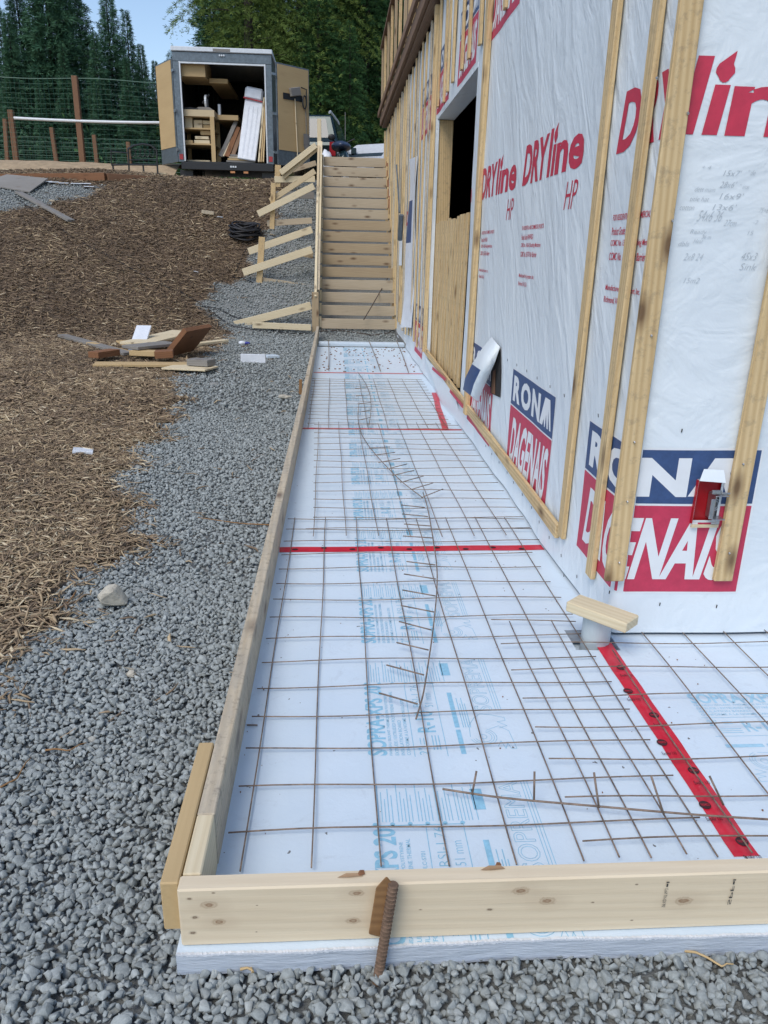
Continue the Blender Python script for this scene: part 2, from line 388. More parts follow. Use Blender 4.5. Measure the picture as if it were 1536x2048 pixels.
def jgrid(x0, x1, y0, y1, sp):
    a = np.arange(x0, x1, sp); b = np.arange(y0, y1, sp); X, Y = np.meshgrid(a, b); n = X.size
    return X.ravel()+RNG.uniform(-.5,.5,n)*sp, Y.ravel()+RNG.uniform(-.5,.5,n)*sp
def inview(X, Y, Z, m=1.0):
    d = np.stack([X-CAM.x, Y-CAM.y, Z-CAM.z], -1); f = np.array(fw); zc = d@f
    return (np.abs(d@np.array(rt)) < zc*.512+m) & (d@np.array(up) > -zc*.70-.35) & (zc > .3)
near = [hull(int(RNG.integers(9, 13)), .5, RNG.uniform(.34,.48), RNG.uniform(.26,.42), RNG, .022) for _ in range(22)]
farv = [hull(9, .5, .42, .34, RNG, 0) for _ in range(8)]
STEP = lambda y: np.interp(y, [9.9, 10, 11.2], [0, 0, 0])
def gravel_ok(X, Y):
    # nothing under the stairs but bare shadowed ground
    inside = (X > -.108) & (Y > -.292) & (Y < 9.8)
    house = (X > 1.16) & (Y > .9)
    return ~((X > -.12) & (Y > 11.3)) & ~zone(X, Y) & ~inside & ~house & (Y < 15.0)
for nm, (ya, yb), sp, sz, var, lab in (
    ('gravel', (-1.2, 1.6), .0122, (.018,.033), near, 'loose crushed grey stone around the near end of the form'),
    ('gravel', (1.6, 5.0), .0175, (.021,.034), near, 'grey stone beside the middle of the form board'),
    ('gravel', (5.0, 15.0), .031, (.034,.052), farv, 'grey stone on the bank beside the stairs')):
    X, Y = jgrid(-8.5, 2.2, ya, yb, sp); k = gravel_ok(X, Y); X, Y = X[k], Y[k]; Z = hgt(X, Y); k = inview(X, Y, Z); X, Y, Z = X[k], Y[k], Z[k]; n = len(X)
    sc = RNG.uniform(sz[0], sz[1], n)*RNG.choice([.62, .85, 1., 1.15, 1.45], n, p=[.22, .2, .3, .2, .08]); Rm, _ = rotmats(n, RNG, .5)
    P = np.stack([X, Y, Z+RNG.uniform(-.008, .010, n)*(1 if sp < .025 else 1.6)], -1)
    scatter(nm, var, P, sc, Rm, RNG.beta(2, 2.2, n), M['stone'], lab, 'gravel'); print('gravel', n)
def strand(L, wd, bend, rng):
    pts = [(-L/2, 0, 0), (-L/6, bend*.7, .1*wd), (L/6, bend, .5*wd), (L/2, 0, 0)]; V, T = [], []
    for i, (x, y, z) in enumerate(pts):
        ww = wd*(.35 if i in (0, 3) else 1)*rng.uniform(.7, 1.2)
        V += [(x, y-ww/2, z), (x, y+ww/2, z), (x, y, z+ww*.45)]
    for i in range(3):
        a = i*3
        for j, k in ((0, 1), (1, 2), (2, 0)): T += [(a+j, a+k, a+3+k), (a+j, a+3+k, a+3+j)]
    return np.array(V), np.array(T)
strands = [strand(1, RNG.uniform(.05, .16), RNG.uniform(-.16, .16), RNG) for _ in range(14)]
for (ya, yb), sp, L, lab in (((.2, 4.2), .0135, (.03,.10), 'shredded golden bark mulch in front of the scrap pile'),
                          ((4.2, 9.0), .024, (.05,.14), 'shredded brown bark mulch around the scrap pile'),
                          ((9.0, 15.7), .034, (.07,.17), 'dark bark mulch covering the slope below the trailer')):
    X, Y = jgrid(-10, 0, ya, yb, sp); e = .05*RNG.normal(size=X.size); k = zone(X+e, Y+.05*RNG.normal(size=X.size)) | (zone(X-.15, Y) & (RNG.random(X.size) < .12)) | ((RNG.random(X.size) < .004) & gravel_ok(X, Y)); X, Y = X[k], Y[k]; Z = hgt(X, Y); k = inview(X, Y, Z); X, Y, Z = X[k], Y[k], Z[k]; n = len(X)
    Rm, a = rotmats(n, RNG, .28)
    t = np.interp(Y, [1, 4, 8, 15], [.56, .50, .42, .36]); rnd = np.clip(RNG.normal(t, .24, n)+.10*np.sin(X*2.3+Y)*np.sin(Y*1.9-X), 0, 1)
    scatter('bark_mulch', strands, np.stack([X, Y, Z+RNG.uniform(0, .022, n)], -1), RNG.uniform(*L, n), Rm, rnd, M['chip'], lab, 'mulch'); print('mulch', n)
# thin roots and twigs over the gravel
# ------------------------------------------------------------------ text
def textgeo(s, bold=0., spacing=1.):
    cu = bpy.data.curves.new('t', 'FONT'); cu.body = s; cu.size = 1; cu.offset = bold; cu.space_character = spacing; cu.resolution_u = 3
    ob = bpy.data.objects.new('t', cu); COL.objects.link(ob); dg = bpy.context.evaluated_depsgraph_get()
    m = ob.evaluated_get(dg).to_mesh(); V = np.array([v.co[:2] for v in m.vertices]); F = [tuple(p.vertices) for p in m.polygons]
    ob.evaluated_get(dg).to_mesh_clear(); bpy.data.objects.remove(ob); bpy.data.curves.remove(cu); return V, F
class Print:
    """flat artwork in (s,t) metres, cut into a grid and laid on a surface by fn(s,t,lift)"""
    def __init__(s): s.items = []
    def text(s, txt, a, b, c, d, mi, bold=0., shear=0., lift=1, rot=0, cap=None):
        V, F = textgeo(txt, bold); lo = V.min(0); hi = V.max(0)
        if cap: lo[1], hi[1] = (0., .73)
        U = (V-lo)/(hi-lo); X = a+U[:,0]*(b-a)+U[:,1]*shear*(d-c); Y = c+U[:,1]*(d-c)
        if rot: X, Y = c+0*X, Y
        s.items.append((np.stack([X, Y], -1), F, mi, lift)); return s
    def poly(s, pts, mi, lift=1): s.items.append((np.array(pts, float), [tuple(range(len(pts)))], mi, lift)); return s
    def rect(s, a, b, c, d, mi, lift=1): return s.poly([(a,c),(b,c),(b,d),(a,d)], mi, lift)
    def line(s, pts, wd, mi, lift=1):
        for (x1,y1),(x2,y2) in zip(pts[:-1], pts[1:]):
            dx, dy = x2-x1, y2-y1; L = math.hypot(dx, dy) or 1; nx_, ny_ = -dy/L*wd/2, dx/L*wd/2
            s.poly([(x1+nx_,y1+ny_),(x1-nx_,y1-ny_),(x2-nx_,y2-ny_),(x2+nx_,y2+ny_)], mi, lift)
        return s
    def mesh(s, name, fn, mats, parent=None, grid=.04, clip=None, xf=None, hole=None):
        bm = bmesh.new(); lay = bm.verts.layers.float.new('lift')
        for V, F, mi, lift in s.items:
            if xf is not None: V = xf(V)
            vs = [bm.verts.new((x, y, 0)) for x, y in V]
            for v in vs: v[lay] = lift
            for f in F:
                try: ff = bm.faces.new([vs[i] for i in f]); ff.material_index = mi
                except ValueError: pass
        if clip:
            for co, no in clip:
                bmesh.ops.bisect_plane(bm, geom=bm.verts[:]+bm.edges[:]+bm.faces[:], plane_co=co, plane_no=no, clear_outer=True)
        if hole:
            for ax in (0, 1):
                for k in hole[ax*2:ax*2+2]:
                    co = [0,0,0]; no = [0,0,0]; co[ax] = k; no[ax] = 1
                    bmesh.ops.bisect_plane(bm, geom=bm.verts[:]+bm.edges[:]+bm.faces[:], plane_co=co, plane_no=no)
            kill = [f for f in bm.faces if hole[0] < f.calc_center_median().x < hole[1] and hole[2] < f.calc_center_median().y < hole[3]]
            bmesh.ops.delete(bm, geom=kill, context='FACES')
        if not bm.verts: bm.free(); return None
        if grid:
            xs_ = [v.co.x for v in bm.verts]; ys_ = [v.co.y for v in bm.verts]
            for ax, (lo, hi) in enumerate(((min(xs_), max(xs_)), (min(ys_), max(ys_)))):
                k = math.ceil(lo/grid)*grid
                while k < hi:
                    co = [0,0,0]; no = [0,0,0]; co[ax] = k; no[ax] = 1
                    bmesh.ops.bisect_plane(bm, geom=bm.verts[:]+bm.edges[:]+bm.faces[:], plane_co=co, plane_no=no); k += grid
        if not bm.verts: bm.free(); return None
        for v in bm.verts: v.co = fn(v.co.x, v.co.y, v[lay])
        me = bpy.data.meshes.new(name)
        c = sum((v.co for v in bm.verts), Vector())/len(bm.verts)
        for v in bm.verts: v.co -= c
        bm.to_mesh(me); bm.free()
        for mm in mats: me.materials.append(mm)
        ob = bpy.data.objects.new(name, me); COL.objects.link(ob); ob.location = c
        if parent is not None: ob.parent = parent; ob.location = c-wloc(parent)
        return ob
# ================================================================== HOUSE
XW, YF, RC = 1.185, .95, .03
house = empty('house', (3.5, 7, 0), 'house under construction wrapped in white printed membrane with wood strapping', 'house')
def wdisp(s, z):
    n = noise.noise(Vector((s*1.3, z*.8, 3)))*.010 + noise.noise(Vector((s*3.2+z*1.4, z*1.5-s*.6, 9)))*.006
    ph = (s*.9+z*.55)*13+2*noise.noise(Vector((s, z, 1)))
    n += .0022*math.sin(ph)*(.5+.5*noise.noise(Vector((s*2, z*1.2, 5))))
    if z < .16 and s < 0: n += .018*(1-z/.16)**1.5 + .006*math.sin(s*5)*(1-z/.16)
    if z < .16 and s >= 0: n += .014*(1-z/.16)
    return n*.9
def wallpt(s, z, off=0.):
    d = wdisp(s, z)+off
    if s < -RC: return Vector((XW-d, YF-s, z))
    if s > RC: return Vector((XW+s, YF-d, z))
    a = (s+RC)/(2*RC)*math.pi/2; n = (-math.cos(a), -math.sin(a)); return Vector((XW+RC+n[0]*(RC+d), YF+RC+n[1]*(RC+d), z))
sl = np.unique(np.round(np.concatenate([np.arange(-14, -6.8, .16), np.arange(-6.8, -1, .04), np.arange(-1, 1.61, .02)]), 4))
zl = np.concatenate([[.012, .03, .05, .075, .1, .13, .16], np.arange(.2, 3.52, .04)])
OPN = (-5.77, -3.52, .24, 2.52); EB = (.235, .33, .43, .59)
vs = [wallpt(s, z) for z in zl for s in sl]; fs = []; n_ = len(sl)
for j in range(len(zl)-1):
    for i in range(n_-1):
        sc_, zc = (sl[i]+sl[i+1])/2, (zl[j]+zl[j+1])/2
        if OPN[0] < sc_ < OPN[1] and OPN[2] < zc < OPN[3]: continue
        if EB[0] < sc_ < EB[1] and EB[2] < zc < EB[3]: continue
        a = j*n_+i; fs.append((a, a+1, a+n_+1, a+n_))
wrap = MB().add(vs, fs).build('house_wrap', M['wrap'], house, smooth=True)
def wy(y): return YF-y
# structure behind the membrane, coloured near-black so the opening looks unlit
b = MB(); X0 = XW+.022
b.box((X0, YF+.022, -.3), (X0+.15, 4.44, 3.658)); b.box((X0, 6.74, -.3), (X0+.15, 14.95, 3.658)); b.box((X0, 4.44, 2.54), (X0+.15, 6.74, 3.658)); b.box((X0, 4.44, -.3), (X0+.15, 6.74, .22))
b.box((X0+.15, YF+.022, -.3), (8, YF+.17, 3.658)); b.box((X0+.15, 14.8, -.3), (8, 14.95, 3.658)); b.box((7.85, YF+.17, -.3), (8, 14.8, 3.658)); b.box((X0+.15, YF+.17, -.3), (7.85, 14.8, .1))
b.build('wall', M['shadeint'], house)
f = MB(); f.box((XW+.005, 7.0, -.3), (X0-.002, 14.95, .10)); f.box((XW-.02, 9.3, -.3), (XW+.004, 14.95, .06)); f.build('foundation', M['concrete'], house)
# opening: jambs, header and guard boards
jm = MB(); jm.board((X0+.06, 6.71, .24), (X0+.06, 6.71, 2.5), .145, .05, (1,0,0))
jm.build('door_jamb', M['strap'], house)
MB().box((XW-.002, 4.47, 2.505), (X0+.14, 6.7, 2.538)).build('header', M['wrap'], house)
MB().box((XW-.012, 6.670, .24), (XW+.016, 6.683, 2.5)).build('jamb_flap', M['wrap'], house)
y = 4.72
for i in range(15):
    wd = random.choice([.088, .094, .10]); top = 1.57+random.uniform(-.015, .012); le = random.uniform(-.008, .008)
    if i == 1: y += .05
    gb = MB().board((XW+.03+random.uniform(-.010,.012), y+wd/2, .235), (XW+.035, y+wd/2+le, top), wd, .019, (0,1,0)).build('guard_board', M['strap'], house, bevel=.002)
    y += wd+.028+random.random()*.022
# strapping
def strap(y, z0, z1=3.5, w_=.064, t=.02, nm='strapping', mt=None):
    x = XW-.004-t/2
    return MB().board((x, y, z0), (x, y+.004, z1), w_, t, (0,1,0), seg=10).build(nm, mt or M['strap'], house, bevel=.0025)
strap(1.548, .145); strap(1.158, .135); strap(4.03, .16, w_=.085, t=.035)
for x0_, zb, w_ in ((1.171, .222, .066), (1.560, .220, .066)):
    MB().board((x0_, YF-.020, zb), (x0_+.002, YF-.020, 3.5), w_, .02, (1,0,0), seg=10).build('strapping', M['strap'], house, bevel=.0025)
strap(6.86, .26, w_=.085, t=.042)
for i, yy in enumerate(np.arange(7.35, 14.9, .41)): strap(yy+random.uniform(-.05,.05), .18+random.uniform(0,.08), w_=.064, t=.018 if yy < 9.6 else random.choice([.02,.03,.026]), mt=M['strap'] if i % 3 else M['grey'])
strap(14.88, .2, t=.05, w_=.09)
for px, py in ((955,90),(933,118),(919,140),(901,165),(891,184),(1005,18),(884,205),(872,214)):
    p = gx(px, py, XW-.03)
    if p.y < 6.8: strap(p.y, p.z)
pa, pb = Vector((XW-.017, 1.60, .150)), Vector((XW-.017, 6.95, .280))
MB().board(pa, pb, .064, .02, (0,0,1), seg=20).build('bottom_strapping', M['strap'], house, bevel=.0025)
nails = [(1040,0)]
for px, py in ((1313,155),(1344,440),(1302,670),(1268,883),(1254,1002),(1238,1124),(1375,225),(1486,927),(1458,1105)):
    p = gy(px, py, YF-.032); MB().tube([p, p+Vector((.002,-.004,-.004))], .0035, 6).build('nail', M['steel'], house)
# electrical box in its cut-out
e0, e1, z0_, z1_ = 1.418, 1.512, .432, .586
rb = MB(); rb.box((e0, .955, z0_), (e1, .967, z1_)); rb.box((e0-.004, .93, z0_), (e0, .967, z1_)); rec = rb.build('box_recess', M['boxred'], house)
eb = MB(); c0, c1, c2, c3 = e0+.052, e1+.004, z0_+.022, z0_+.108
eb.box((c0, .90, c2), (c0+.003, .954, c3)); eb.box((c0+.003, .951, c2), (c1, .954, c3)); eb.box((c0+.003, .90, c2), (c1, .951, c2+.003)); eb.box((c0+.003, .90, c3-.003), (c1, .951, c3))
eb.box((c0-.016, .895, c2+.006), (c0-.001, .90, c3-.01)); eb.box((c0-.012, .905, c3+.004), (c0+.02, .915, c3+.018)); eb.box((c0+.022, .905, c3+.003), (c1+.004, .912, c3+.010)); eb.box((c0+.012,.898,c2-.014),(c0+.026,.903,c2+.001))
box = eb.build('electrical_box', M['steel'], house, bevel=.0015)
kn = MB()
for r_ in (.012, .018): kn.tube([Vector((c0+.026+r_*math.cos(a), .949, c2+.04+r_*1.15*math.sin(a))) for a in np.linspace(-1.9, 1.9, 14)], .0016, 5)
kn.build('knockout_ring', M['wrapwhite'], box)
for s_ in range(3): pass
fl = MB()
gpt = [(1383,953,.93),(1403,966,.925),(1440,966,.90),(1455,960,.925)]
fl.add([gy(1399,962,.915), gy(1452,966,.915), gy(1448,940,.935), gy(1408,938,.935)], [(0,1,2,3)]); fl.build('cut_flap', M['wrap'], house)
MB().board(gy(1382,1052,.93), gy(1436,1052,.93), .010, .006, (0,0,1)).build('box_lip', M['pale'], house)
# prints on the membrane
MATP = [M['navy'], M['red'], M['white'], M['redtxt'], M['pencil'], M['white']]
def lab(s0, zr0, zr1, zb1, W=.86):
    P = Print(); P.rect(s0-.008, s0+W+.008, zr0-.008, zb1+.008, 2, .6)
    P.rect(s0, s0+W, zr1+.004, zb1, 0, 1.4); P.rect(s0, s0+W, zr0, zr1-.004, 1, 1.4)
    h = zb1-zr1; a = s0+.05
    [P.text(ch, s0+W*u0, s0+W*u1, zr1+h*.15, zb1-h*.14, 2, .05, .0, 2.2) for ch, u0, u1 in (('R', .05, .24), ('O', .26, .50), ('N', .535, .73))]
    x1, x2, x3 = s0+W*.735, s0+W*.825, s0+W*.965
    P.poly([(x1, zr1+h*.16), (x2-.005, zb1-h*.14), (x2+.075, zb1-h*.14), (x3, zr1+h*.16), (x3-.022, zr1+h*.16), (x2+.055, zb1-h*.38), (x3-.045, zr1+h*.16), (x3-.065, zr1+h*.16), (x2+.03, zb1-h*.52), (x2+.025, zr1+h*.16), (x1+.09, zr1+h*.16), (x1+.075, zr1+h*.34), (x1+.055, zr1+h*.16)], 2, 2.2)
    hr = zr1-zr0; P.text('DAGENAIS', s0+.055, s0+W*.93, zr0+hr*.14, zr1-hr*.14, 2, .035, .16, 2.2)
    return P
def lay(P, **k): return P.mesh('lettering', lambda s, z, l: wallpt(s, z, .0011*l), MATP, wrap, .04, **k)
lay(lab(-.44, .170, .495, .686, .88), hole=(.232, .328, .432, .588))
lay(lab(-1.79, .115, .49, .685)); lay(lab(-3.14, .115, .49, .685))
lay(lab(-7.19, .115, .49, .685))
for s0 in (-3.14, -4.49, -5.84): lay(lab(s0, 2.555, 2.88, 3.07))
lay(lab(-7.19, 2.50, 2.83, 3.02))
def dry(s0, L=1.02, z=1.625, h=.195):
    P = Print(); P.text('DRY', s0, s0+L*.46, z, z+h*.97, 3, .035, .18, 1.5)
    a = s0+L*.475; P.rect(a+.012, a+.058, z, z+h*1.02, 3, 1.5)
    P.items[-1][0][2:, 0] += .03
    P.rect(a+.083, a+.128, z, z+h*.66, 3, 1.5); P.items[-1][0][2:, 0] += .018
    cx, cz = a+.125, z+h*.83; P.poly([(cx+.028*math.sin(t)*(1 if math.cos(t) < .3 else .75), cz-.028*math.cos(t)) for t in np.linspace(-2.3, 2.3, 12)]+[(cx+.026, cz+.052)], 3, 1.5)
    P.text('ne', a+.150, s0+L, z-.003, z+h*.66, 3, .03, .06, 1.5)
    P.text('HP', s0+L-.18, s0+L-.03, z-.155, z-.045, 3, -.006, .15, 1.5)
    return P
for s0 in (-.49, -1.90, -3.08, -4.52): lay(dry(s0), clip=[((-3.52,0,0), (-1,0,0))] if s0 == -4.52 else None)
lay(dry(-8.9))
def small(s0, z):
    P = Print(); rows = ['FOR RESIDENTIAL AND COMMERCIAL PROJECTS', 'Product Grade: HWHP-8CA', 'CCMC No. 13426-R Sheathing Membrane', 'CCMC No. 13677-R Air Barrier']
    wd = [.44, .26, .41, .35]
    for i, (r_, w_) in enumerate(zip(rows, wd)): P.text(r_, s0, s0+w_, z-i*.042, z-i*.042+.026, 3, .01, .1, 1.5)
    P.text('Manufactured for Jumpstart, Inc.', s0, s0+.34, z-.235, z-.21, 3, .01, .1, 1.5); P.text('Richmond, VA U.S.A.', s0, s0+.21, z-.275, z-.25, 3, .01, .1, 1.5); return P
lay(small(-.455, 1.40)); lay(small(-1.83, 1.40)); lay(small(-3.0, 1.40), clip=None)
hw = Print()
def hand(t, px, py, px2, hh, mi=4):
    a = gy(px, py, YF); c = gy(px2, py, YF); hw.text(t, a.x-XW, c.x-XW, a.z, a.z+hh, mi, -.012, .35, 1.4)
for t, px, py, p2, hh in (("15x7'", 1445,352,1478,.016), ("'' de", 1492,350,1508,.014), ("28x6'", 1438,375,1468,.017), ("'' inx", 1476,377,1496,.012), ('dett main', 1388,383,1428,.013), ("16x9'", 1438,398,1482,.017), ('title hat', 1378,402,1416,.013), ("13x6'", 1424,420,1468,.017), ('cotton', 1358,420,1386,.012), ('54x6 36', 1392,442,1440,.030), ('27cm', 1446,452,1470,.018), ('Ready', 1378,470,1410,.016), ('Heat', 1386,486,1404,.012), ('dbls', 1355,492,1376,.014), ('36 m', 1402,478,1420,.012), ("2x8 24", 1366,520,1402,.020), ('45x3', 1480,520,1510,.022), ('15', 1494,470,1504,.012), ('-2', 1505,448,1514,.011), ('Sink', 1478,540,1510,.02), ('15m2', 1366,566,1396,.016), ('75+8', 1516,425,1534,.014), ("+ 4", 1402,338,1420,.01)):
    hand(t, px, py, p2, hh)
lay(hw)
st0 = None
for px, py in ((1127,1111),(1103,1075),(1083,1044),(1064,1015),(1046,989),(1029,965),(1014,945),(999,925),(985,908),(973,892),(1015,720),(1033,730),(1053,742),(1075,756),(1100,773),(1130,791),(1198,831),(1135,1152),(1156,1153)):
    p = gx(px, py, XW); q = wallpt(wy(p.y), p.z, .002)
    MB().board(q+Vector((0,-.003,-.006)), q+Vector((0,.003,.006)), .002, .002, (1,0,0)).build('staple', M['black'], wrap)
for px, py in ((1361,860),(1318,1207),(1430,1210),(1209,1192)):
    p = gy(px, py, YF); q = wallpt(p.x-XW, p.z, .002)
    MB().board(q+Vector((0,0,-.006)), q+Vector((.001,0,.006)), .003, .002, (1,0,0)).build('staple', M['black'], wrap)
# flat dark patch painted as the torn hole's shade, and curled flap
hole = [gx(*p, XW-.004) for p in ((1001,696),(1002,742),(1000,795),(980,786),(972,768),(978,742))]
MB().add(hole, [tuple(range(6))]).build('tear_shade', M['shadeint'], wrap)
MB().add([gx(*p, XW-.006) for p in ((986,742),(991,738),(990,789),(982,786))], [(0,1,2,3)]).build('stud_edge', M['brown'], wrap)
flp = MB(); E1 = [(1000,694,.0),(990,724,.02),(978,752,.035),(966,778,.05),(956,803,.06)]; E0 = [(983,674,.0),(962,700,.05),(944,728,.09),(930,757,.11),(926,779,.10)]
vs = []; gv = []
for (ax, ay, ao), (bx, by, bo) in zip(E0, E1):
    for k in range(5):
        t = k/4; o = (1-t)*ao+t*bo+.035*math.sin(t*math.pi)*(ao > 0); vs.append(gx(ax+(bx-ax)*t, ay+(by-ay)*t, XW-.012-o))
fsf = [(i*5+k, i*5+k+1, (i+1)*5+k+1, (i+1)*5+k) for i in range(4) for k in range(4)]
flp.f = []; flp.add(vs, fsf); flp.m = [1 if (f[0]//5) >= 2 and (f[0] % 5) < 2 else 0 for f in fsf]
flp.build('torn_flap', None, wrap, smooth=True, mats=[M['wrap'], M['navy']], recalc=False)
# lower loose corner of the skirt with its red strip, lying on the foam
# eave, guard frame and upper wall
ef = MB(); A = Vector((1.06, .6, 3.50)); B_ = Vector((1.06, 15.15, 3.62))
ev = MB().board((1.075, .6, 3.60), (1.075, 15.15, 3.70), .15, .04, (0,0,1), seg=4).build('eave_board', M['fascia'], house, bevel=.004)
MB().board((1.035, .6, 3.72), (1.035, 15.3, 3.84), .10, .04, (0,0,1), seg=4).build('deck_edge_board', M['fascia'], house, bevel=.004)
MB().board((1.14, .6, 3.515), (1.14, 15.1, 3.60), .09, .03, (1,0,0), seg=4).build('soffit_board', M['fascia'], house)
MB().box((1.10, .6, 3.66), (8.2, 15.1, 3.80)).build('deck', M['fascia'], house)
for i, yy in enumerate(np.arange(8.0, 15.2, .88)):
    MB().board((1.085, yy, 3.84), (1.085, yy, 4.95), .04, .09, (1,0,0)).build('guard_post', M['strap'] if i % 2 else M['riserd'], house, bevel=.003)
MB().board((1.085, 7, 4.97), (1.085, 15.2, 4.97), .09, .04, (1,0,0)).build('guard_rail', M['fascia'], house)
MB().box((1.45, 5, 3.81), (8, 14.6, 6.6)).build('upper_wall', M['navydark'], house)
for i, yy in enumerate(np.arange(8.4, 14.6, .8)):
    MB().board((1.43, yy, 3.81), (1.43, yy, 6.5), .04, .06, (0,1,0)).build('upper_strapping', M['strap'], house)
# services on the far wall
sv = MB()
for px, py, px2, py2, r_ in ((793,330,799,425,.012),(803,430,800,480,.035)):
    sv.tube([gx(px, py, XW-.08), gx(px2, py2, XW-.08)], r_, 6)
sv.build('conduit', M['frame'], house)
_p = gx(801,505,XW-.05); MB().box((XW-.07, _p.y-.05, _p.z-.18), (XW-.03, _p.y+.05, _p.z+.18), axis=2).build('meter_box', M['alu'], house, bevel=.004)
sh = MB(); vs = []
for i in range(13):
    t = i/12; l = gy(819-20*t*t+2*math.sin(t*9), 318+337*t, 9.15); r_ = gy(836-12*t-3*math.sin(t*7), 312+343*t, 8.5)
    for k in range(5): u = k/4; p = l.lerp(r_, u); p.y += .05*math.sin(u*6+t*5); vs.append(p)
sh.add(vs, [(i*5+k, i*5+k+1, (i+1)*5+k+1, (i+1)*5+k) for i in range(12) for k in range(4)]); sh.m = [1 if 3 <= i <= 5 and k < 2 else 0 for i in range(12) for k in range(4)]
sheet = sh.build('hanging_sheet', None, None, smooth=True, mats=[M['wrapwhite'], M['navy']], recalc=False)
tag(sheet, 'loose white membrane sheet hanging down the wall beside the bottom of the stairs', 'membrane sheet')
# ================================================================== FOAM SHEETS, TAPES
def foam(poly, label, group='foam insulation boards on the ground'):
    n = len(poly); b = MB(); vs = [(x,y,-.004) for x,y in poly]+[(x,y,-.052) for x,y in poly]
    b.add(vs, [tuple(range(n))], None, 0); b.f.append(tuple(range(2*n-1, n-1, -1))); b.m.append(0)
    for i in range(n): b.f.append((i, (i+1) % n, n+(i+1) % n, n+i)); b.m.append(1)
    for i, v in enumerate(b.v[:n]): b.v[i] = (v[0], v[1], 0.)
    o = b.build('foam_board', None, None, mats=[M['foam'], M['foamedge']]); return tag(o, label, 'foam board', group)
edge = [(-.100+i*.0499, -.300-.004*math.sin(i*.35)-.0015*math.sin(i*1.9)-.002*random.random()) for i in range(26)]
edge = [(x, y) for x, y in edge if x < 1.13]
pa_ = edge+[(1.139, -.305), (1.139, .835), (1.036, .842), (1.034, .985), (1.139, .985), (1.20, .985), (1.20, 1.772), (-.100, 1.772)]
fA = foam(pa_, 'nearest foam board with wire mesh on it, cut around the grey pipe')
te = MB(); tv = []; NT = 420
for i in range(NT+1):
    x = -.099+1.236*i/NT; ye = float(np.interp(x, [e[0] for e in edge], [e[1] for e in edge])); big = max(0, noise.noise(Vector((x*9, 2, 0))))
    d_ = .0015+.010*big*random.random()+.002*random.random()
    tv += [(x, ye+.003+.003*random.random(), .0012), (x, ye-.0015-.003*big*random.random(), .0015+.002*random.random()), (x+.001*random.random(), ye-.0012-.002*big*random.random(), -d_)]
te.add(tv, [(i*3+k, i*3+k+1, i*3+k+4, i*3+k+3) for i in range(NT) for k in (0, 1)])
te.build('torn_edge', M['wrapwhite'], fA)
def frect(a, b, c, d, lb): return foam([(a,c),(b,c),(b,d),(a,d)], lb)
fB = frect(-.100, 1.20, 1.776, 4.213, 'foam board between the first and second red tape seams across the strip')
fC = frect(-.100, 1.20, 4.217, 6.972, 'foam board under the far wire mesh below the planked opening')
fD = frect(-.100, 1.20, 6.976, 9.32, 'farthest foam board littered with specks of dirt near the stairs')
edr = [(1.143+i*.05, -.303-.006*math.sin(i*.6)+.003*random.random()) for i in range(40)]
fR = foam(edr+[(3.15, -.30), (3.15, 1.0), (1.190, 1.0), (1.190, .835), (1.143, .835)], 'foam board at the right in front of the large lettering')
fE = MB().box((-.05, 9.40, .0), (1.19, 9.62, .045)).build('foam_strip', M['foam'], None, bevel=.003); tag(fE, 'narrow pale foam strip lying across the far end before the stairs', 'foam strip')
SCR = MB()
for i in range(120):
    x = random.uniform(.0, 1.15); y = random.uniform(7.0, 9.3) if random.random() < .8 else random.uniform(8.4, 9.3); s_ = random.uniform(.006, .016)
    SCR.prism([(x+s_*math.cos(a)*random.uniform(.6,1), y+s_*math.sin(a)) for a in (0, 1.3, 2.5, 3.8, 5)], .001, .008)
tag(SCR.build('crumbs', M['brown']), 'scattered dirt and stone crumbs on the farthest foam board', 'crumbs', kind='stuff')
SC2 = MB()
for i in range(46):
    e_ = random.random(); x = -.045+abs(random.gauss(0,.03)) if e_ < .35 else random.uniform(-.03, 1.9); y = random.uniform(-.09, 1.7) if x < 1.1 else random.uniform(-.09, .85); s_ = random.uniform(.001, .0028)
    SC2.prism([(x+s_*math.cos(a)*random.uniform(.5,1), y+s_*math.sin(a)) for a in (0, 1.3, 2.5, 3.8, 5)], .0005, .003)
tag(SC2.build('crumbs', M['brown']), 'tiny dark crumbs on the nearest foam boards', 'crumbs', kind='stuff')
IW = .0016
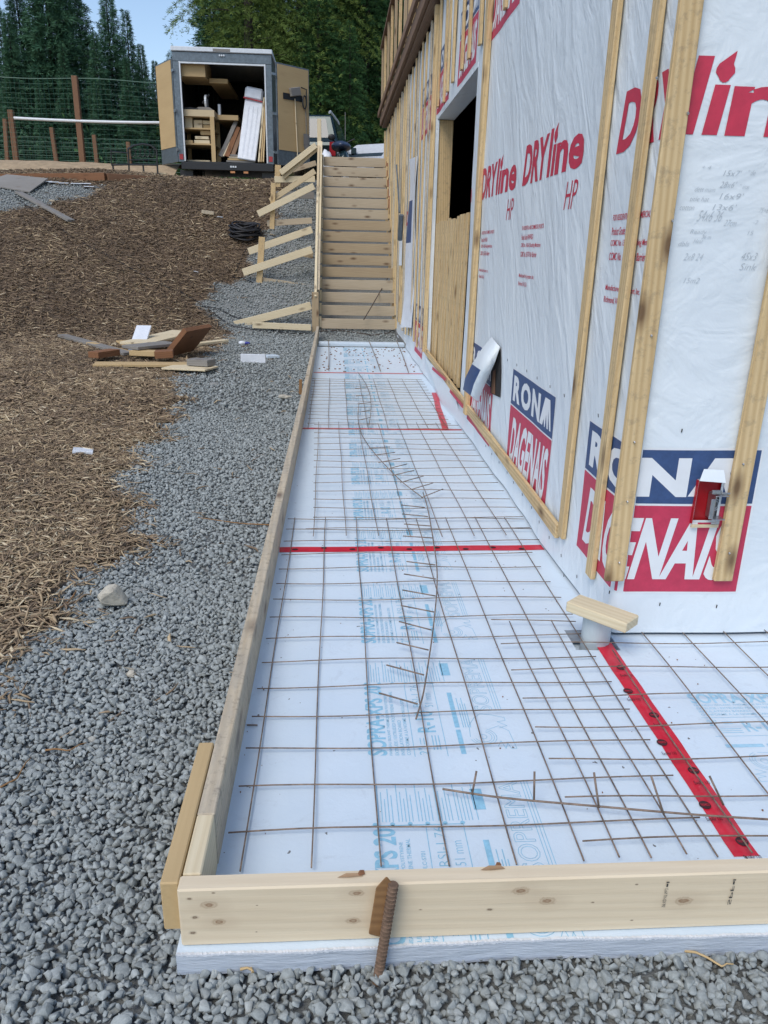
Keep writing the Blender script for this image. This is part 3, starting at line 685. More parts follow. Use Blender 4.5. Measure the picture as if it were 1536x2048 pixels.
def artwork():
    """one repeat of the print, reading along t (up the strip); s across: cap tops towards -s"""
    P = Print()
    def T(txt, t0, t1, sbase, stop, bold=0., ink=0): P.text(txt, t0, t1, -sbase, -stop, ink, bold)   # baseline at larger s
    T('SOPRA-XPS 20', 0, .345, .347, .293, .03)
    for k, r_ in enumerate(('PANNEAU ISOLANT THERMIQUE EN POLYSTYRENE', 'EXTRUDE / EXTRUDED POLYSTYRENE THERMAL', 'INSULATION BOARD', 'CONFORME A LA NORME CAN/ULC-S701')):
        T(r_, .0, (.30, .31, .16, .27)[k], .362+k*.016+.0, .352+k*.016, .01, 0)
    P.rect(-.008, .352, -.4215, -.4195, 0); P.rect(-.008, .352, -.5115, -.5095, 0); P.rect(.352, .355, -.51, -.29, 0)
    T('2"', 0, .03, .460, .433, .0); P.rect(.045, .075, -.443, -.4405, 0); P.rect(.045, .075, -.453, -.4505, 0); T('R-10', .10, .205, .492, .438, .02); T('RSI-1.76', .225, .345, .462, .437, -.01); T('51 mm', .225, .30, .498, .474, -.01)
    for i in range(3): P.rect(.02, .085, -(.478+i*.009), -(.475+i*.009), 0)
    P.rect(.0, .11, -.562, -.548, 0); P.rect(.12, .30, -.562, -.548, 0)
    for i in range(4): P.rect(.12, .27-.03*(i % 2), -(.574+i*.007), -(.5715+i*.007), 0)
    s_ = .295
    for i in range(26):
        s_ += .0085 if i % 5 else .014
        L = .13-.05*((i*7) % 5)/4
        P.rect(.365, .365+L, -(s_+.0022), -s_, 0)
    for i in range(6): c = .30+i*.042; P.poly([(.362+.006*math.cos(a)-.004, -c+.006*math.sin(a)) for a in np.linspace(0, 6.28, 9)[:-1]], 0)
    P.rect(.40, .475, -.575, -.545, 0)
    # outlined maker's word and beast mark
    def outline(txt, t0, t1, b_, c_):
        V, F = textgeo(txt, .0); lo = V.min(0); hi = V.max(0); U = (V-lo)/(hi-lo); from collections import Counter
        ed = Counter(); 
        for f in F:
            for i in range(len(f)): ed[tuple(sorted((f[i], f[(i+1) % len(f)])))] += 1
        Q = np.stack([t0+U[:,0]*(t1-t0), -b_+U[:,1]*(b_-c_)], -1)
        for (a, bb), k in ed.items():
            if k == 1: P.line([tuple(Q[a]), tuple(Q[bb])], IW, 0)
    outline('SOPREMA', .20, .50, .672, .622)
    for k in range(3): P.rect(.20, .50, -(.684+k*.008), -(.6822+k*.008), 0)
    def arc(cx, cy, r_, a0, a1, sx=1): return [(cx+r_*sx*math.cos(a), -(cy+r_*math.sin(a))) for a in np.linspace(a0, a1, 12)]
    for r_ in (.038, .031, .024): P.line(arc(.075, .622, r_, .4, 4.4), IW, 0)
    P.line(arc(.075, .622, .010, 0, 6.28), IW, 0); P.line([(.075,-.585),(.13,-.59),(.165,-.61),(.185,-.63)], IW, 0); P.line([(.11,-.645),(.125,-.675),(.10,-.70),(.02,-.705)], IW, 0)
    P.line([(.02,-.705),(.02,-.69),(.045,-.685),(.02,-.675),(.055,-.668),(.03,-.655)], IW, 0); P.line([(.185,-.63),(.18,-.66),(.165,-.70),(.15,-.70)], IW, 0); P.line([(.15,-.70),(.145,-.675),(.125,-.70),(.115,-.675)], IW, 0)
    return P
ART = artwork()
def put(sheet_, t0, ylo, yhi):
    ART.mesh('lettering', lambda x, y, l: Vector((x, y, .0006)), [M['blueink']], sheet_, 0, clip=[((0,ylo,0),(0,-1,0)), ((0,yhi,0),(0,1,0))],
             xf=lambda V: np.stack([-V[:,1], V[:,0]+t0], -1))
for k in range(4): put(fA, -.327+k*.615, -.296, 1.768)
for k in range(5): put(fB, 1.80-.25+k*.615, 1.782, 4.208)
for k in range(5): put(fC, 4.3-.2+k*.615, 4.222, 6.968)
for k in range(4): put(fD, 7.05+k*.615, 6.98, 9.30)
for k in range(2):   # right-hand board reads from left to right
    ART.mesh('lettering', lambda x, y, l: Vector((x, y, .0006)), [M['lblueink']], fR, 0, clip=[((0,-.29,0),(0,-1,0))], xf=lambda V, k=k: np.stack([1.295+k*.62+V[:,0], .855+V[:,1]], -1))
def tape(name, pts, wd, label, n=1, cat='seam tape', z=.0016):
    o = MB(); vs = []
    for i, (x, y) in enumerate(pts):
        a = Vector(pts[max(i-1,0)]); b_ = Vector(pts[min(i+1,len(pts)-1)]); d = (b_-a).normalized(); nn = Vector((-d.y, d.x))
        j = .0006*math.sin(i*1.7)
        vs += [(x+nn.x*(wd/2+j), y+nn.y*(wd/2+j), z), (x, y, z+.0012*(i % 2)), (x-nn.x*(wd/2-j), y-nn.y*(wd/2-j), z)]
    f = [(i*3+k, i*3+k+1, (i+1)*3+k+1, (i+1)*3+k) for i in range(len(pts)-1) for k in (0,1)]
    t = o.add(vs, f).build(name, M['tape'], None, smooth=True); return tag(t, label, cat, 'red tapes over the foam seams')
tp = tape('seam_tape', [(1.143-.0008*math.sin(k), -.10+.99*k/24) for k in range(25)], .060, 'wide red tape running from the grey pipe to the front form board')
for px, py in ((1242,1335),(1256,1382),(1308,1430),(1324,1485),(1387,1541),(1410,1610),(1484,1683)):
    p = gz(px, py, .003); MB().prism([(p.x+.0145*math.cos(a), p.y+.0145*math.sin(a)) for a in np.linspace(0, 6.283, 21)[:-1]], .0032, .0036).build('logo', M['blacklogo'], tp)
    Pq = Print(); Pq.text('TREMCO', p.x-.011, p.x+.011, p.y-.004, p.y+.004, 0, .02); Pq.text('ExoAir 110', p.x-.02, p.x+.02, p.y-.055, p.y-.042, 1); Pq.mesh('lettering', lambda x, y, l: Vector((x, y, .0040)), [M['tape'], M['blacklogo']], tp, 0)
def cross(y0_, y1_, wd, lb, x0=-.05, x1=1.165):
    return tape('seam_tape', [(x0+(x1-x0)*k/20, y0_+(y1_-y0_)*k/20+.002*math.sin(k)) for k in range(21)], wd, lb)
tc = cross(1.765, 1.785, .062, 'nearest red tape crossing the foam strip beside the corner of the house')
for k in range(9):
    cx = .02+k*.13; MB().prism([(cx+.014*math.cos(a), 1.775+(.008 if k%2 else -.01)+.010*math.sin(a)) for a in np.linspace(0, 6.283, 13)[:-1]], .0032, .0036).build('logo', M['blacklogo'], tc)
cross(4.215, 4.205, .045, 'middle red tape crossing the foam strip between two wire mats')
cross(6.98, 6.97, .05, 'farthest red tape crossing the foam strip near the dirt specks')
tape('seam_tape', [(lambda p: (p.x, p.y))(gz(*q)) for q in ((868,786),(873,800),(876,815),(882,832),(887,846),(891,860))], .05, 'short crumpled red tape lying near the wall bottom by the far mesh', z=.004)
# red printed strips on the loose skirt by the opening
sk = MB(); ly = [(869,640+95),(1,1)]
skv = [gz(850,748,.001), gx(849,712,1.15), gx(905,775,1.165), gz(930,862,.001), gz(884,810,.001), gz(868,778,.001)]
MB().add(skv, [tuple(range(6))]).build('loose_skirt', M['wrap'], wrap)
for q in (((865,733),(892,757),(890,762),(864,739)), ((900,778),(927,810),(925,817),(899,784))):
    MB().add([gx(*p, 1.145) for p in q], [(0,1,2,3)]).build('red_border', M['redtxt'], wrap)
# ================================================================== FORM BOARDS
fr = MB().board((-.092, -.266, .0715), (2.3, -.262, .0715), .038, .140, (0,1,0), seg=16).build('form_board', None, None, bevel=.0035)
def frontwood():
    m = wood('front_board_spruce', (.71,.61,.45), (.61,.50,.35), knots=.0, wave=.2); N = NB(m); co = N.n('ShaderNodeTexCoord').outputs['Object']
    link = N.b.inputs['Base Color'].links[0]; c = link.from_socket
    for i, (px, py, r_) in enumerate(((418,1810,.010),(438,1844,.009),(379,1798,.005),(390,1835,.006),(385,1866,.006),(713,1787,.009),(706,1842,.009),(1042,1783,.011),(1095,1803,.011),(1368,1803,.012),(980,1820,.005),(1274,1770,.003),(1186,1806,.003),(1264,1842,.003),(841,1820,.003),(427,1786,.003),(514,1811,.002),(513,1864,.002),(1155,1700,.004))):
        p = gy(px, py, -.285); v = N.n('ShaderNodeVectorMath', operation='SUBTRACT'); N.l(co, v.inputs[0])
        v.inputs[1].default_value = (p.x-1.104, -.02, p.z-.0015); mpp = N.map(v.outputs[0], (.55, .12, 1.0)); ln = N.n('ShaderNodeVectorMath', operation='LENGTH'); N.l(mpp, ln.inputs[0])
        d = N.math('ADD', ln.outputs['Value'], N.math('MULTIPLY', N.math('SUBTRACT', N.noise(co, 120, 3), .5), r_*.7))
        big = r_ > .007
        k = N.ramp(N.math('DIVIDE', d, r_*4), [(.0, .55), (.08, .85), (.14, .30), (.19, .45 if big else .1), (.25, .12 if big else 0), (.5, .07 if big else 0), (.75, .0)])
        c = N.mix(k, c, (.22,.12,.06) if big else (.10,.055,.03))
    N.col(c); return m
fr.data.materials.clear(); fr.data.materials.append(frontwood()); tag(fr, 'pale fresh spruce board standing on edge across the near end of the foam', 'form board')
def chip_on(px, py, ln, wd, mat, name='splinter'):
    p = gz(px, py, .1425); MB().add([p+Vector((-ln/2,-.004,.001)), p+Vector((-ln*.1,-wd/2,.002)), p+Vector((ln/2,-wd*.2,.001)), p+Vector((ln*.35,wd/2,.002)), p+Vector((-ln*.15,wd*.35,.004))], [(0,1,2,3,4)]).build(name, mat, fr)
chip_on(700,1752,.050,.010,M['knotw'],'knot_split'); chip_on(722,1747,.016,.014,M['brown'],'knot'); chip_on(985,1737,.050,.011,M['knotw'],'knot_split'); chip_on(996,1730,.014,.010,M['brown'],'knot')
for px, py, t in ((1330,1795,'SPF KD-HT No.2'), (1462,1790,'SPF')):
    p = gy(px, py, -.2855); Pq = Print(); Pq.text(t, -.024, .024, -.004, .003, 0); Pq.rect(.028, .036, -.002, .0015, 0); Pq.rect(.038, .041, -.003, .003, 0)
    Pq.mesh('stamp', lambda x, y, l, p=p: Vector((p.x+y, -.2865, p.z+x)), [M['stamp']], fr, 0)
ls = MB().board((-.071, -.0805, .07), (-.071, -.244, .07), .036, .140, (1,0,0)).build('form_board', M['pale'], None, bevel=.003); tag(ls, 'short fresh spruce piece at the near left corner behind the front board', 'form board')
lb_ = MB().board((-.071, -.078, .067), (-.071, 5.0, .067), .038, .142, (1,0,0), seg=30, warp=.0).build('form_board', M['grey'], None, bevel=.003); tag(lb_, 'long concrete stained board along the left side of the nearer foam', 'form board')
lc_ = MB().board((-.072, 5.004, .06), (-.095, 10.9, .06), .038, .145, (1,0,0), seg=10).build('form_board', M['grey'], None, bevel=.003); tag(lc_, 'far stained board continuing the left side of the form up to the stair post', 'form board')
ob_ = MB().board((-.111, .175, .078), (-.111, -.262, .078), .036, .118, (1,0,0)).build('form_block', M['ply'], None, bevel=.003); tag(ob_, 'tan block nailed outside the near left corner of the form', 'wood block')
for px, py, l_ in ((335,1640,'brown wooden stake behind the tan block at the near left corner'),(612,790,'small wooden stake outside the far left form board')):
    p = gt(px, py); tp__ = .035 if px < 400 else .09; MB().board((min(p.x,-.15) if px > 400 else -.145, p.y, -.10), (min(p.x,-.15)+.005 if px > 400 else -.143, p.y, tp__), .03, .02, (1,0,0)).build('stake', M['stk'], None, bevel=.002)
    tag(COL.objects[-1], l_, 'stake')
# rebar stake with its wedge
a_, b_ = gy(747,1985,-.325), gy(787,1768,-.309); a_.z = -.13
rs = []
N_ = 130
rs = [.0090+(.0016 if (i % 4 == 0) else 0) for i in range(N_)]
rbx = MB().tube([a_.lerp(b_, i/(N_-1)) for i in range(N_)], rs, 12).build('rebar_stake', M['rust'], None); tag(rbx, 'short rusty ribbed rebar stake driven in front of the front form board', 'rebar stake')
wm = MB(); pv = [(773,1752),(790,1772),(776,1878),(737,1868),(752,1775)]
v1 = [gy(*p, -.306) for p in pv]; v2 = [gy(*p, -.2875) for p in pv]
wm.add(v1+v2, [(0,1,2,3,4), (9,8,7,6,5)]+[(i, 5+i, 5+(i+1)%5, (i+1)%5) for i in range(5)]); tag(wm.build('wedge', M['stk'], None, bevel=.002), 'brown splintered wedge jammed between the rebar stake and the front board', 'wedge')
# ================================================================== WIRE MESH
def wires(label, cross_, longi, r=.0020, z=.011, warp=.004, name='wire_mesh', group='welded wire mats on the foam'):
    b = MB()
    for i, (y, xa, xb, dy) in enumerate(cross_):
        n = max(3, int(abs(xb-xa)/.08)); b.tube([(xa+(xb-xa)*k/n, y+dy*k/n+.0025*math.sin(k*.7+i), z+r*2+warp*math.sin(k*.5+i*1.1)+.001) for k in range(n+1)], r, 6)
    for i, (x, ya, yb, dx) in enumerate(longi):
        n = max(3, int(abs(yb-ya)/.08)); b.tube([(x+dx*k/n+.002*math.sin(k*.4+i), ya+(yb-ya)*k/n, z+warp*math.sin(k*.45+i*1.3)) for k in range(n+1)], r, 6)
    return tag(b.build(name, M['wire'], None, smooth=True), label, 'wire mesh', group)
G = .1524
wires('nearest wire mat lying flat against the left form board', [(j*G, -.035 if j else -.04, 1.08 if j < 7 else (1.09 if j < 12 else 1.16), .008) for j in range(0, 15)], [(i*G, -.11, 2.17, .0) for i in range(8)])
rowy = [-.064, .076, .225, .372, .524, .684, .846, 1.017]
wires('wire mat at the right overlapping the nearest mat and running under the red tape', [(y, .77, 3.1 if k < 7 else 1.08, -.01*k*.2) for k, y in enumerate(rowy)],
      [(.84+i*.1524, -.11, (1.02 if i < 2 else (.80 if i == 2 else .93)), .0) for i in range(14)], z=.019)
wires('middle wire mat between the first and second red tapes', [(1.97+j*G, .095-.004*j if j else .06, 1.15, .01) for j in range(16)], [(.105-.006+i*G, 1.885, 4.35, -.03) for i in range(7)], z=.021)
wires('farthest wire mat just before the dirt covered foam', [(4.32+j*G, -.02-.002*j, 1.10, .01) for j in range(15)], [(-.01+i*G, 4.18, 6.52, -.01) for i in range(8)], z=.013)
def rod(pts, label, r=.0028, stubs=(), name='wire_strip', cat='wire strip'):
    b = MB(); 
    P_ = [Vector(p) for p in pts]; Q = []
    for i in range(len(P_)-1):
        a = P_[max(i-1,0)]; b0, c = P_[i], P_[i+1]; d = P_[min(i+2, len(P_)-1)]
        for k in range(6):
            t = k/6; Q.append(.5*((2*b0)+(c-a)*t+(2*a-5*b0+4*c-d)*t*t+(3*b0-a-3*c+d)*t**3))
    Q.append(P_[-1]); b.tube(Q, r, 6)
    for s_, e in stubs: b.tube([Vector(s_), Vector(e)], r, 6)
    return tag(b.build(name, M['wire'], None, smooth=True), label, cat)
zz_ = .034
def Z(px, py, z=zz_): return gz(px, py, z)
c1_ = [(770,985),(800,1000),(840,1012)]
main1 = [(832,1438),(846,1390),(856,1330),(866,1260),(873,1190),(874,1140),(868,1090),(856,1020),(846,985)]
st1 = [((835,1408),(758,1386)),((848,1350),(773,1330)),((857,1300),(793,1285)),((863,1260),(798,1243)),((868,1224),(802,1211)),((871,1192),(805,1180)),((872,1158),(808,1148)),((871,1130),(813,1123)),((867,1076),(806,1072)),((862,1052),(808,1048)),((856,1033),(804,1028)),((850,1015),(802,1010))]
rod([Z(*p) for p in main1], 'long bowed wire strip with short prongs to its left on the near foam', stubs=[(Z(*a), Z(*b)) for a, b in st1])
main2 = [(845,995),(822,978),(800,960),(775,935),(752,910),(735,888),(722,865),(716,835),(718,805)]
st2 = [((843,995),(886,978)),((822,979),(866,966)),((801,965),(847,952)),((784,951),(828,941)),((774,938),(814,928)),((757,925),(800,917)),((748,910),(790,905)),((738,896),(780,894))]
rod([Z(*p) for p in main2], 'kinked wire strip with prongs to its right beyond the bowed one', stubs=[(Z(*a), Z(*b)) for a, b in st2])
main3 = [(738,850),(742,820),(740,790),(730,765),(716,745)]
rod([Z(*p) for p in main3], 'short wire strip lying near the second red tape', stubs=[(Z(741,835), Z(716,840)), (Z(742,820), Z(718,824)), (Z(741,805), Z(714,808)), (Z(738,790), Z(712,792)), (Z(734,775), Z(710,777))])
m4 = [gz(885,1578,.025), gz(1010,1596,.03), gz(1200,1613,.03), gz(1400,1630,.03), gz(1560,1640,.03)]
st4 = [((944,1590),(953,1542)),((1068,1603),(1069,1543)),((1198,1616),(1188,1545)),((1328,1630),(1302,1551)),((1447,1610),(1419,1552))]
rod(m4, 'wire strip with prongs standing up beside the front form board', stubs=[(gz(*a, .028), gz(*a, .028)+((gy(*b, gz(*a, .028).y+.035)-gz(*a, .028)))) for a, b in st4])
for i, (a, b) in enumerate((((657,680),(657,740)), ((737,680),(761,742)), ((793,681),(817,745)))):
    rod([gz(*a, .055), gz((a[0]+b[0])/2+1, (a[1]+b[1])/2, .03), gz(*b, .015)], ('left wire rod on the farthest foam board','middle wire rod on the farthest foam board','right wire rod on the farthest foam board')[i], r=.005, name='wire_rod', cat='wire rod')
# nail / wire end by left board, pipe, offcut
p = gz(494,1450,.004); rod([p, p+Vector((.03,-.004,.002))], 'small loose nail lying on foam beside the left form board', r=.0025, name='loose_nail', cat='nail')
pc = (1.122, .905); b = MB(); ring = lambda r_, z: [(pc[0]+r_*math.cos(a), pc[1]+r_*math.sin(a), z) for a in np.linspace(0, 6.2832, 33)[:-1]]
vs = ring(.050,-.30)+ring(.050,.118)+ring(.046,.118)+ring(.046,-.30); fs = [(k*32+i, k*32+(i+1)%32, (k+1)*32+(i+1)%32, (k+1)*32+i) for k in range(3) for i in range(32)]
tag(b.add(vs, fs).build('drain_pipe', M['pvc'], None, smooth=False), 'short pale grey pipe standing up through the foam at the house corner', 'pipe')
hb = MB(); hb.box((1.0, .80, -.12), (1.2, 1.02, -.066)); tag(hb.build('foam_scrap', M['foam'], None), 'scrap of foam down in the cut-out around the pipe', 'foam scrap')
q = [gz(*p_, .155) for p_ in ((1128,1213),(1163,1180),(1290,1225),(1250,1258))]
c0_ = (q[0]+q[1])/2; c1__ = (q[2]+q[3])/2; c0_.z = .138; c1__.z = .138; c1__ = c0_+(c1__-c0_).normalized()*.225
tag(MB().board(c0_, c1__, .089, .038, (c1__-c0_).cross(Vector((0,0,1))).normalized()).build('board_offcut', M['pale'], None, bevel=.004), 'short pale two-by-four offcut resting on top of the grey pipe', 'board offcut')
# ================================================================== STAIRS (formwork)
ST = empty('stair_form', (.55, 11.2, -.06), 'wooden stair formwork with fifteen riser boards climbing beside the house', 'stair form')
N_R = 15
def sy(k): return 11.2+k*3.15/(N_R-1)
def sz(k): return .07+k*(2.80-.07-.0)/(N_R-1)
for k in range(N_R):
    xr = 1.165 if k < 9 else 1.135
    mt = M['riserd'] if 4 <= k <= 8 else M['riser']
    if k == N_R-1: mt = M['oldgrey']
    MB().board((-.045, sy(k), sz(k)+.08), (xr, sy(k), sz(k)+.08), .160, .036, (0,0,1), seg=3).build('riser_board', M['riser'] if k == N_R-1 else mt, ST, bevel=.003)
    MB().board((-.065, sy(k)+.01, sz(k)+.02), (-.065, sy(k)+.01, sz(k)+.19), .035, .06, (1,0,0)).build('cleat', M['pale'], ST)
    MB().board((xr+.012, sy(k)-.01, sz(k)+.02), (xr+.012, sy(k)-.01, sz(k)+.19), .03, .06, (1,0,0)).build('cleat', M['strap'], ST)
for s_, (ya, yb) in enumerate(((11.25, 12.35), (12.35, 13.35), (13.35, 14.45))):
    za = .52+(ya-11.25)*.80; zb = .52+(yb-11.25)*.80
    MB().board((-.135, ya, za-.13), (-.135, yb-.01, zb-.13), .50, .038, (0,0,1), seg=6).build('side_board', M['pale'] if s_ < 2 else M['spruce'], ST, bevel=.003)  # board depth extended downward to shade the ground behind the risers
    MB().board((-.115, ya+.02, za+.14), (-.115, yb, zb+.14), .088, .038, (1,0,0)).build('side_cap', (M['grey'], M['pale'], M['pale'])[s_], ST, bevel=.003)
MB().board((-.14, 11.16, -.12), (-.14, 11.16, .64), .11, .09, (1,0,0)).build('post', M['riserd'], ST, bevel=.004)
pt = gy(638,252,14.5); MB().board((-.13, 14.5, 2.4), (-.13, 14.5, 3.62), .075, .11, (1,0,0)).build('post', M['pale'], ST, bevel=.004)
MB().board((1.19-.03, 13.2, 1.9), (1.19-.03, 14.4, 2.85), .2, .03, (0,0,1)).build('side_board', M['brown'], ST)
def brace(y, a, b, wpx, mat=M['pale'], nm='brace', tip=0):
    A_, B2 = gy(*a, y), gy(*b, y+.02); wd = wpx*(y+1.2)/F_*.97
    MB().board(A_, B2, wd, .036, (B2-A_).cross(Vector((0,1,0))).normalized(), seg=2).build(nm, mat, ST, bevel=.003)
brace(11.25, (469,650), (622,611), 15); brace(11.05, (505,650), (622,655), 12)
brace(12.1, (486,545), (624,499), 14); brace(12.2, (523,560), (624,576), 11, M['riser']); brace(12.15, (524,474), (518,572), 12, M['strap'], 'stake'); brace(12.25,(590,505),(626,512),10,M['riser'])
brace(12.5, (497,503), (624,459), 13)
brace(13.1, (534,447), (624,441), 11, M['riser']); brace(13.05, (547,366), (544,458), 9, M['strap'], 'stake')
brace(13.0, (516,428), (628,372), 12); brace(13.1, (540,402), (630,342), 10, M['spruce']); brace(13.6, (550,389), (628,391), 12, M['oldgrey'])
brace(14.3, (549,359), (630,358), 11); brace(14.3, (556,330), (555,374), 11, M['strap'], 'stake'); brace(14.2, (561,346), (632,290), 10); brace(14.25, (566,354), (634,296), 9, M['spruce']); brace(14.5, (585,340), (632,326), 9, M['riser'])
# ================================================================== TRAILER
TY = 17.0; gb0 = PLAT+.02
TX0, TX1 = -3.27, -1.20; TZ0, TZ1 = 3.07, 5.20
TR = empty('cargo_trailer', ((TX0+TX1)/2, TY+1.8, gb0), 'black enclosed cargo trailer with both rear doors open parked at the top of the bank', 'trailer')
L_ = 3.0; TB = TY+L_
b = MB(); b.box((TX0, TY+.05, TZ0), (TX0+.04, TB, TZ1)); b.box((TX1-.04, TY+.05, TZ0), (TX1, TB, TZ1)); b.box((TX0+.04, TB-.04, TZ0), (TX1-.04, TB, TZ1)); b.box((TX0, TY+.05, TZ1), (TX1, TB, TZ1+.05)); b.box((TX0+.04, TY+.05, TZ0-.06), (TX1-.04, TB-.04, TZ0+.005))
b.build('body', M['tbody'], TR, bevel=.01)
lin = MB(); lin.box((TX0+.042, TY+.08, TZ0+.01), (TX0+.05, TB-.05, TZ1-.01)); lin.box((TX0+.05, TB-.055, TZ0+.01), (TX1-.05, TB-.045, TZ1-.01)); lin.box((TX1-.05, TY+.08, TZ0+.01), (TX1-.042, TB-.05, TZ1-.01)); lin.build('plywood_lining', M['shadeint'], TR)  # lining coloured near-black to put the trailer's inner shade into it
fr_ = MB(); fr_.box((TX0-.01, TY, TZ0-.02), (TX0+.12, TY+.06, TZ1-.20), axis=2); fr_.box((TX1-.12, TY, TZ0-.02), (TX1+.01, TY+.06, TZ1-.20), axis=2); fr_.box((TX0-.01, TY, TZ1-.20), (TX1+.01, TY+.06, TZ1-.02)); fr_.build('rear_frame', M['frame'], TR, bevel=.008)
MB().box((TX0-.03, TY-.03, TZ1-.015), (TX1+.03, TB, TZ1+.075)).build('roof_trim', M['alu'], TR, bevel=.012)
it = MB(); it.box((TX0+.121, TY-.004, TZ0), (TX0+.15, TY+.05, TZ1-.20), axis=2); it.box((TX1-.15, TY-.004, TZ0), (TX1-.121, TY+.05, TZ1-.20), axis=2); it.box((TX0+.15, TY-.004, TZ1-.235), (TX1-.15, TY+.05, TZ1-.205)); it.build('door_seal', M['alu'], TR)
MB().box(((TX0+TX1)/2-.18, TY-.036, TZ1+.0), ((TX0+TX1)/2+.18, TY-.031, TZ1+.05)).build('marker_light', M['oldgrey'], TR)
kn = MB()
for k in (-1, 0, 1): kn.tube([((TX0+TX1)/2+k*.045, TY-.03, TZ1-.07), ((TX0+TX1)/2+k*.045, TY, TZ1-.07)], .018, 8)
kn.build('lock_keeper', M['alu'], TR)
MB().box((TX0+.05, TY-.03, TZ0-.17), (TX1+.0, TY+.05, TZ0-.022)).build('rear_bumper', M['black'], TR, bevel=.01)
for k in (-1, 0, 1): MB().box(((TX0+TX1)/2+.15+k*.05-.018, TY-.045, TZ0-.11), ((TX0+TX1)/2+.15+k*.05+.018, TY-.031, TZ0-.075)).build('bumper_light', M['alu'], TR)
for k in (.13, .42): MB().box(((TX0+TX1)/2+k-.05, TY-.02, TZ0-.22), ((TX0+TX1)/2+k+.05, TY-.01, TZ0-.18)).build('reflector', M['amber'], TR)
for x in (TX0+.06, TX1-.06): MB().box((x-.04, TY-.012, TZ0+.03), (x+.04, TY-.002, TZ0+.14), axis=2).build('tail_light', M['redlens'], TR)
for x in (TX0+.02, TX1-.24):
    wb = MB(); zc, r_ = PLAT+.33, .33; wb.tube([(x, TY+1.7, zc), (x+.02, TY+1.7, zc), (x+.20, TY+1.7, zc), (x+.22, TY+1.7, zc)], [r_-.04, r_, r_, r_-.04], 24); wh = wb.build('wheel', M['tyre'], TR)
    MB().tube([(x-.006, TY+1.7, zc), (x+.226, TY+1.7, zc)], .17, 16).build('rim', M['steel'], wh)
    MB().box((x-.03, TY+.10, PLAT+.02), (x+.25, TY+.16, TZ0-.172)).build('mud_flap', M['black'], TR)
def door(hx, ang, sgn, nm):
    """leaf swung outwards by ang degrees from closed; sgn +1 when the hinge is on the left"""
    a = math.radians(ang); d = Vector((sgn*math.cos(a), -math.sin(a), 0)); nin = Vector((sgn*math.sin(a), math.cos(a), 0))*1
    nin = Vector((math.sin(a)*sgn, math.cos(a), 0)); H = Vector((hx, TY-.02, 0)); wd = .92
    z0, z1 = TZ0-.02, TZ1-.14
    p0 = H+d*.06; p1 = H+d*(.06+wd); O = -nin*.025
    leaf = MB().board(p0+O+Vector((0,0,(z0+z1)/2)), p1+O+Vector((0,0,(z0+z1)/2)), z1-z0, .04, (0,0,1)).build(nm, M['frame'], TR, bevel=.006)
    g = nin*.002; zc = (z0+.30+z1-.02)/2
    MB().board(p0+d*.03+g+Vector((0,0,zc)), p1-d*.03+g+Vector((0,0,zc)), z1-z0-.34, .008, (0,0,1)).build('plywood_panel', M['ply'], leaf)
    for t in (.12, .5, .88):
        z = z0+(z1-z0)*t; MB().board(H-d*.06+Vector((0,-.02,z)), H+d*.06+Vector((0,-.02,z)), .05, .02, (0,0,1)).build('hinge', M['steel'], leaf)
    return leaf, p0, p1, nin, d
dl = door(TX0-.01, 237, 1, 'rear_door'); dr = door(TX1+.06, 222, -1, 'rear_door')
# tools hanging on the right door
def on_door(t, z, off=.03): _, p0, p1, nin, d = dr; p = p0.lerp(p1, t)+nin*off; return Vector((p.x, p.y, z))
br = MB(); hr_ = MB(); br.tube([on_door(.52, 4.42), on_door(.58, 3.16)], .012, 6)
bo = br.build('broom_handle', M['pale']); bo.name = 'shop_broom'; tag(bo, 'broom with wooden handle hanging on the plywood of the right trailer door', 'broom')
a1, a2 = on_door(.36, 4.52, .05), on_door(.66, 4.58, .05); MB().board(a1, a2, .17, .07, (0,0,1)).build('broom_head', M['oldgrey'], bo, bevel=.01)
rk = MB().board(on_door(.18, 4.44, .01), on_door(.75, 4.44, .01), .12, .02, (0,0,1)).build('tool_rack', M['black'], None); tag(rk, 'black tool rack bar screwed to the right trailer door', 'tool rack')
saw = MB(); saw.tube([on_door(.80+.06*math.cos(a), 4.38+.13*math.sin(a), .05) for a in np.linspace(0, 6.283, 15)], .016, 6); saw.tube([on_door(.70, 4.66, .05), on_door(.86, 4.64, .05), on_door(.86, 4.4, .05)], .014, 6)
tag(saw.build('hand_clamp', M['black']), 'black clamp hanging beside the broom head on the right door', 'clamp')
tr_ = MB(); tr_.tube([on_door(.85, 4.25), on_door(.86, 3.75)], .01, 6); q = [on_door(.80, 3.75), on_door(.93, 3.75), on_door(.97, 3.6), on_door(.90, 3.28), on_door(.80, 3.5)]; off_ = Vector((-.02,-.03,0))
tr_.add(q+[p+off_ for p in q], [(0,1,2,3,4), (9,8,7,6,5)]+[(i,(i+1)%5,5+(i+1)%5,5+i) for i in range(5)]); tag(tr_.build('garden_spade', M['oldgrey']), 'small grey spade hanging at the outer edge of the right trailer door', 'spade')
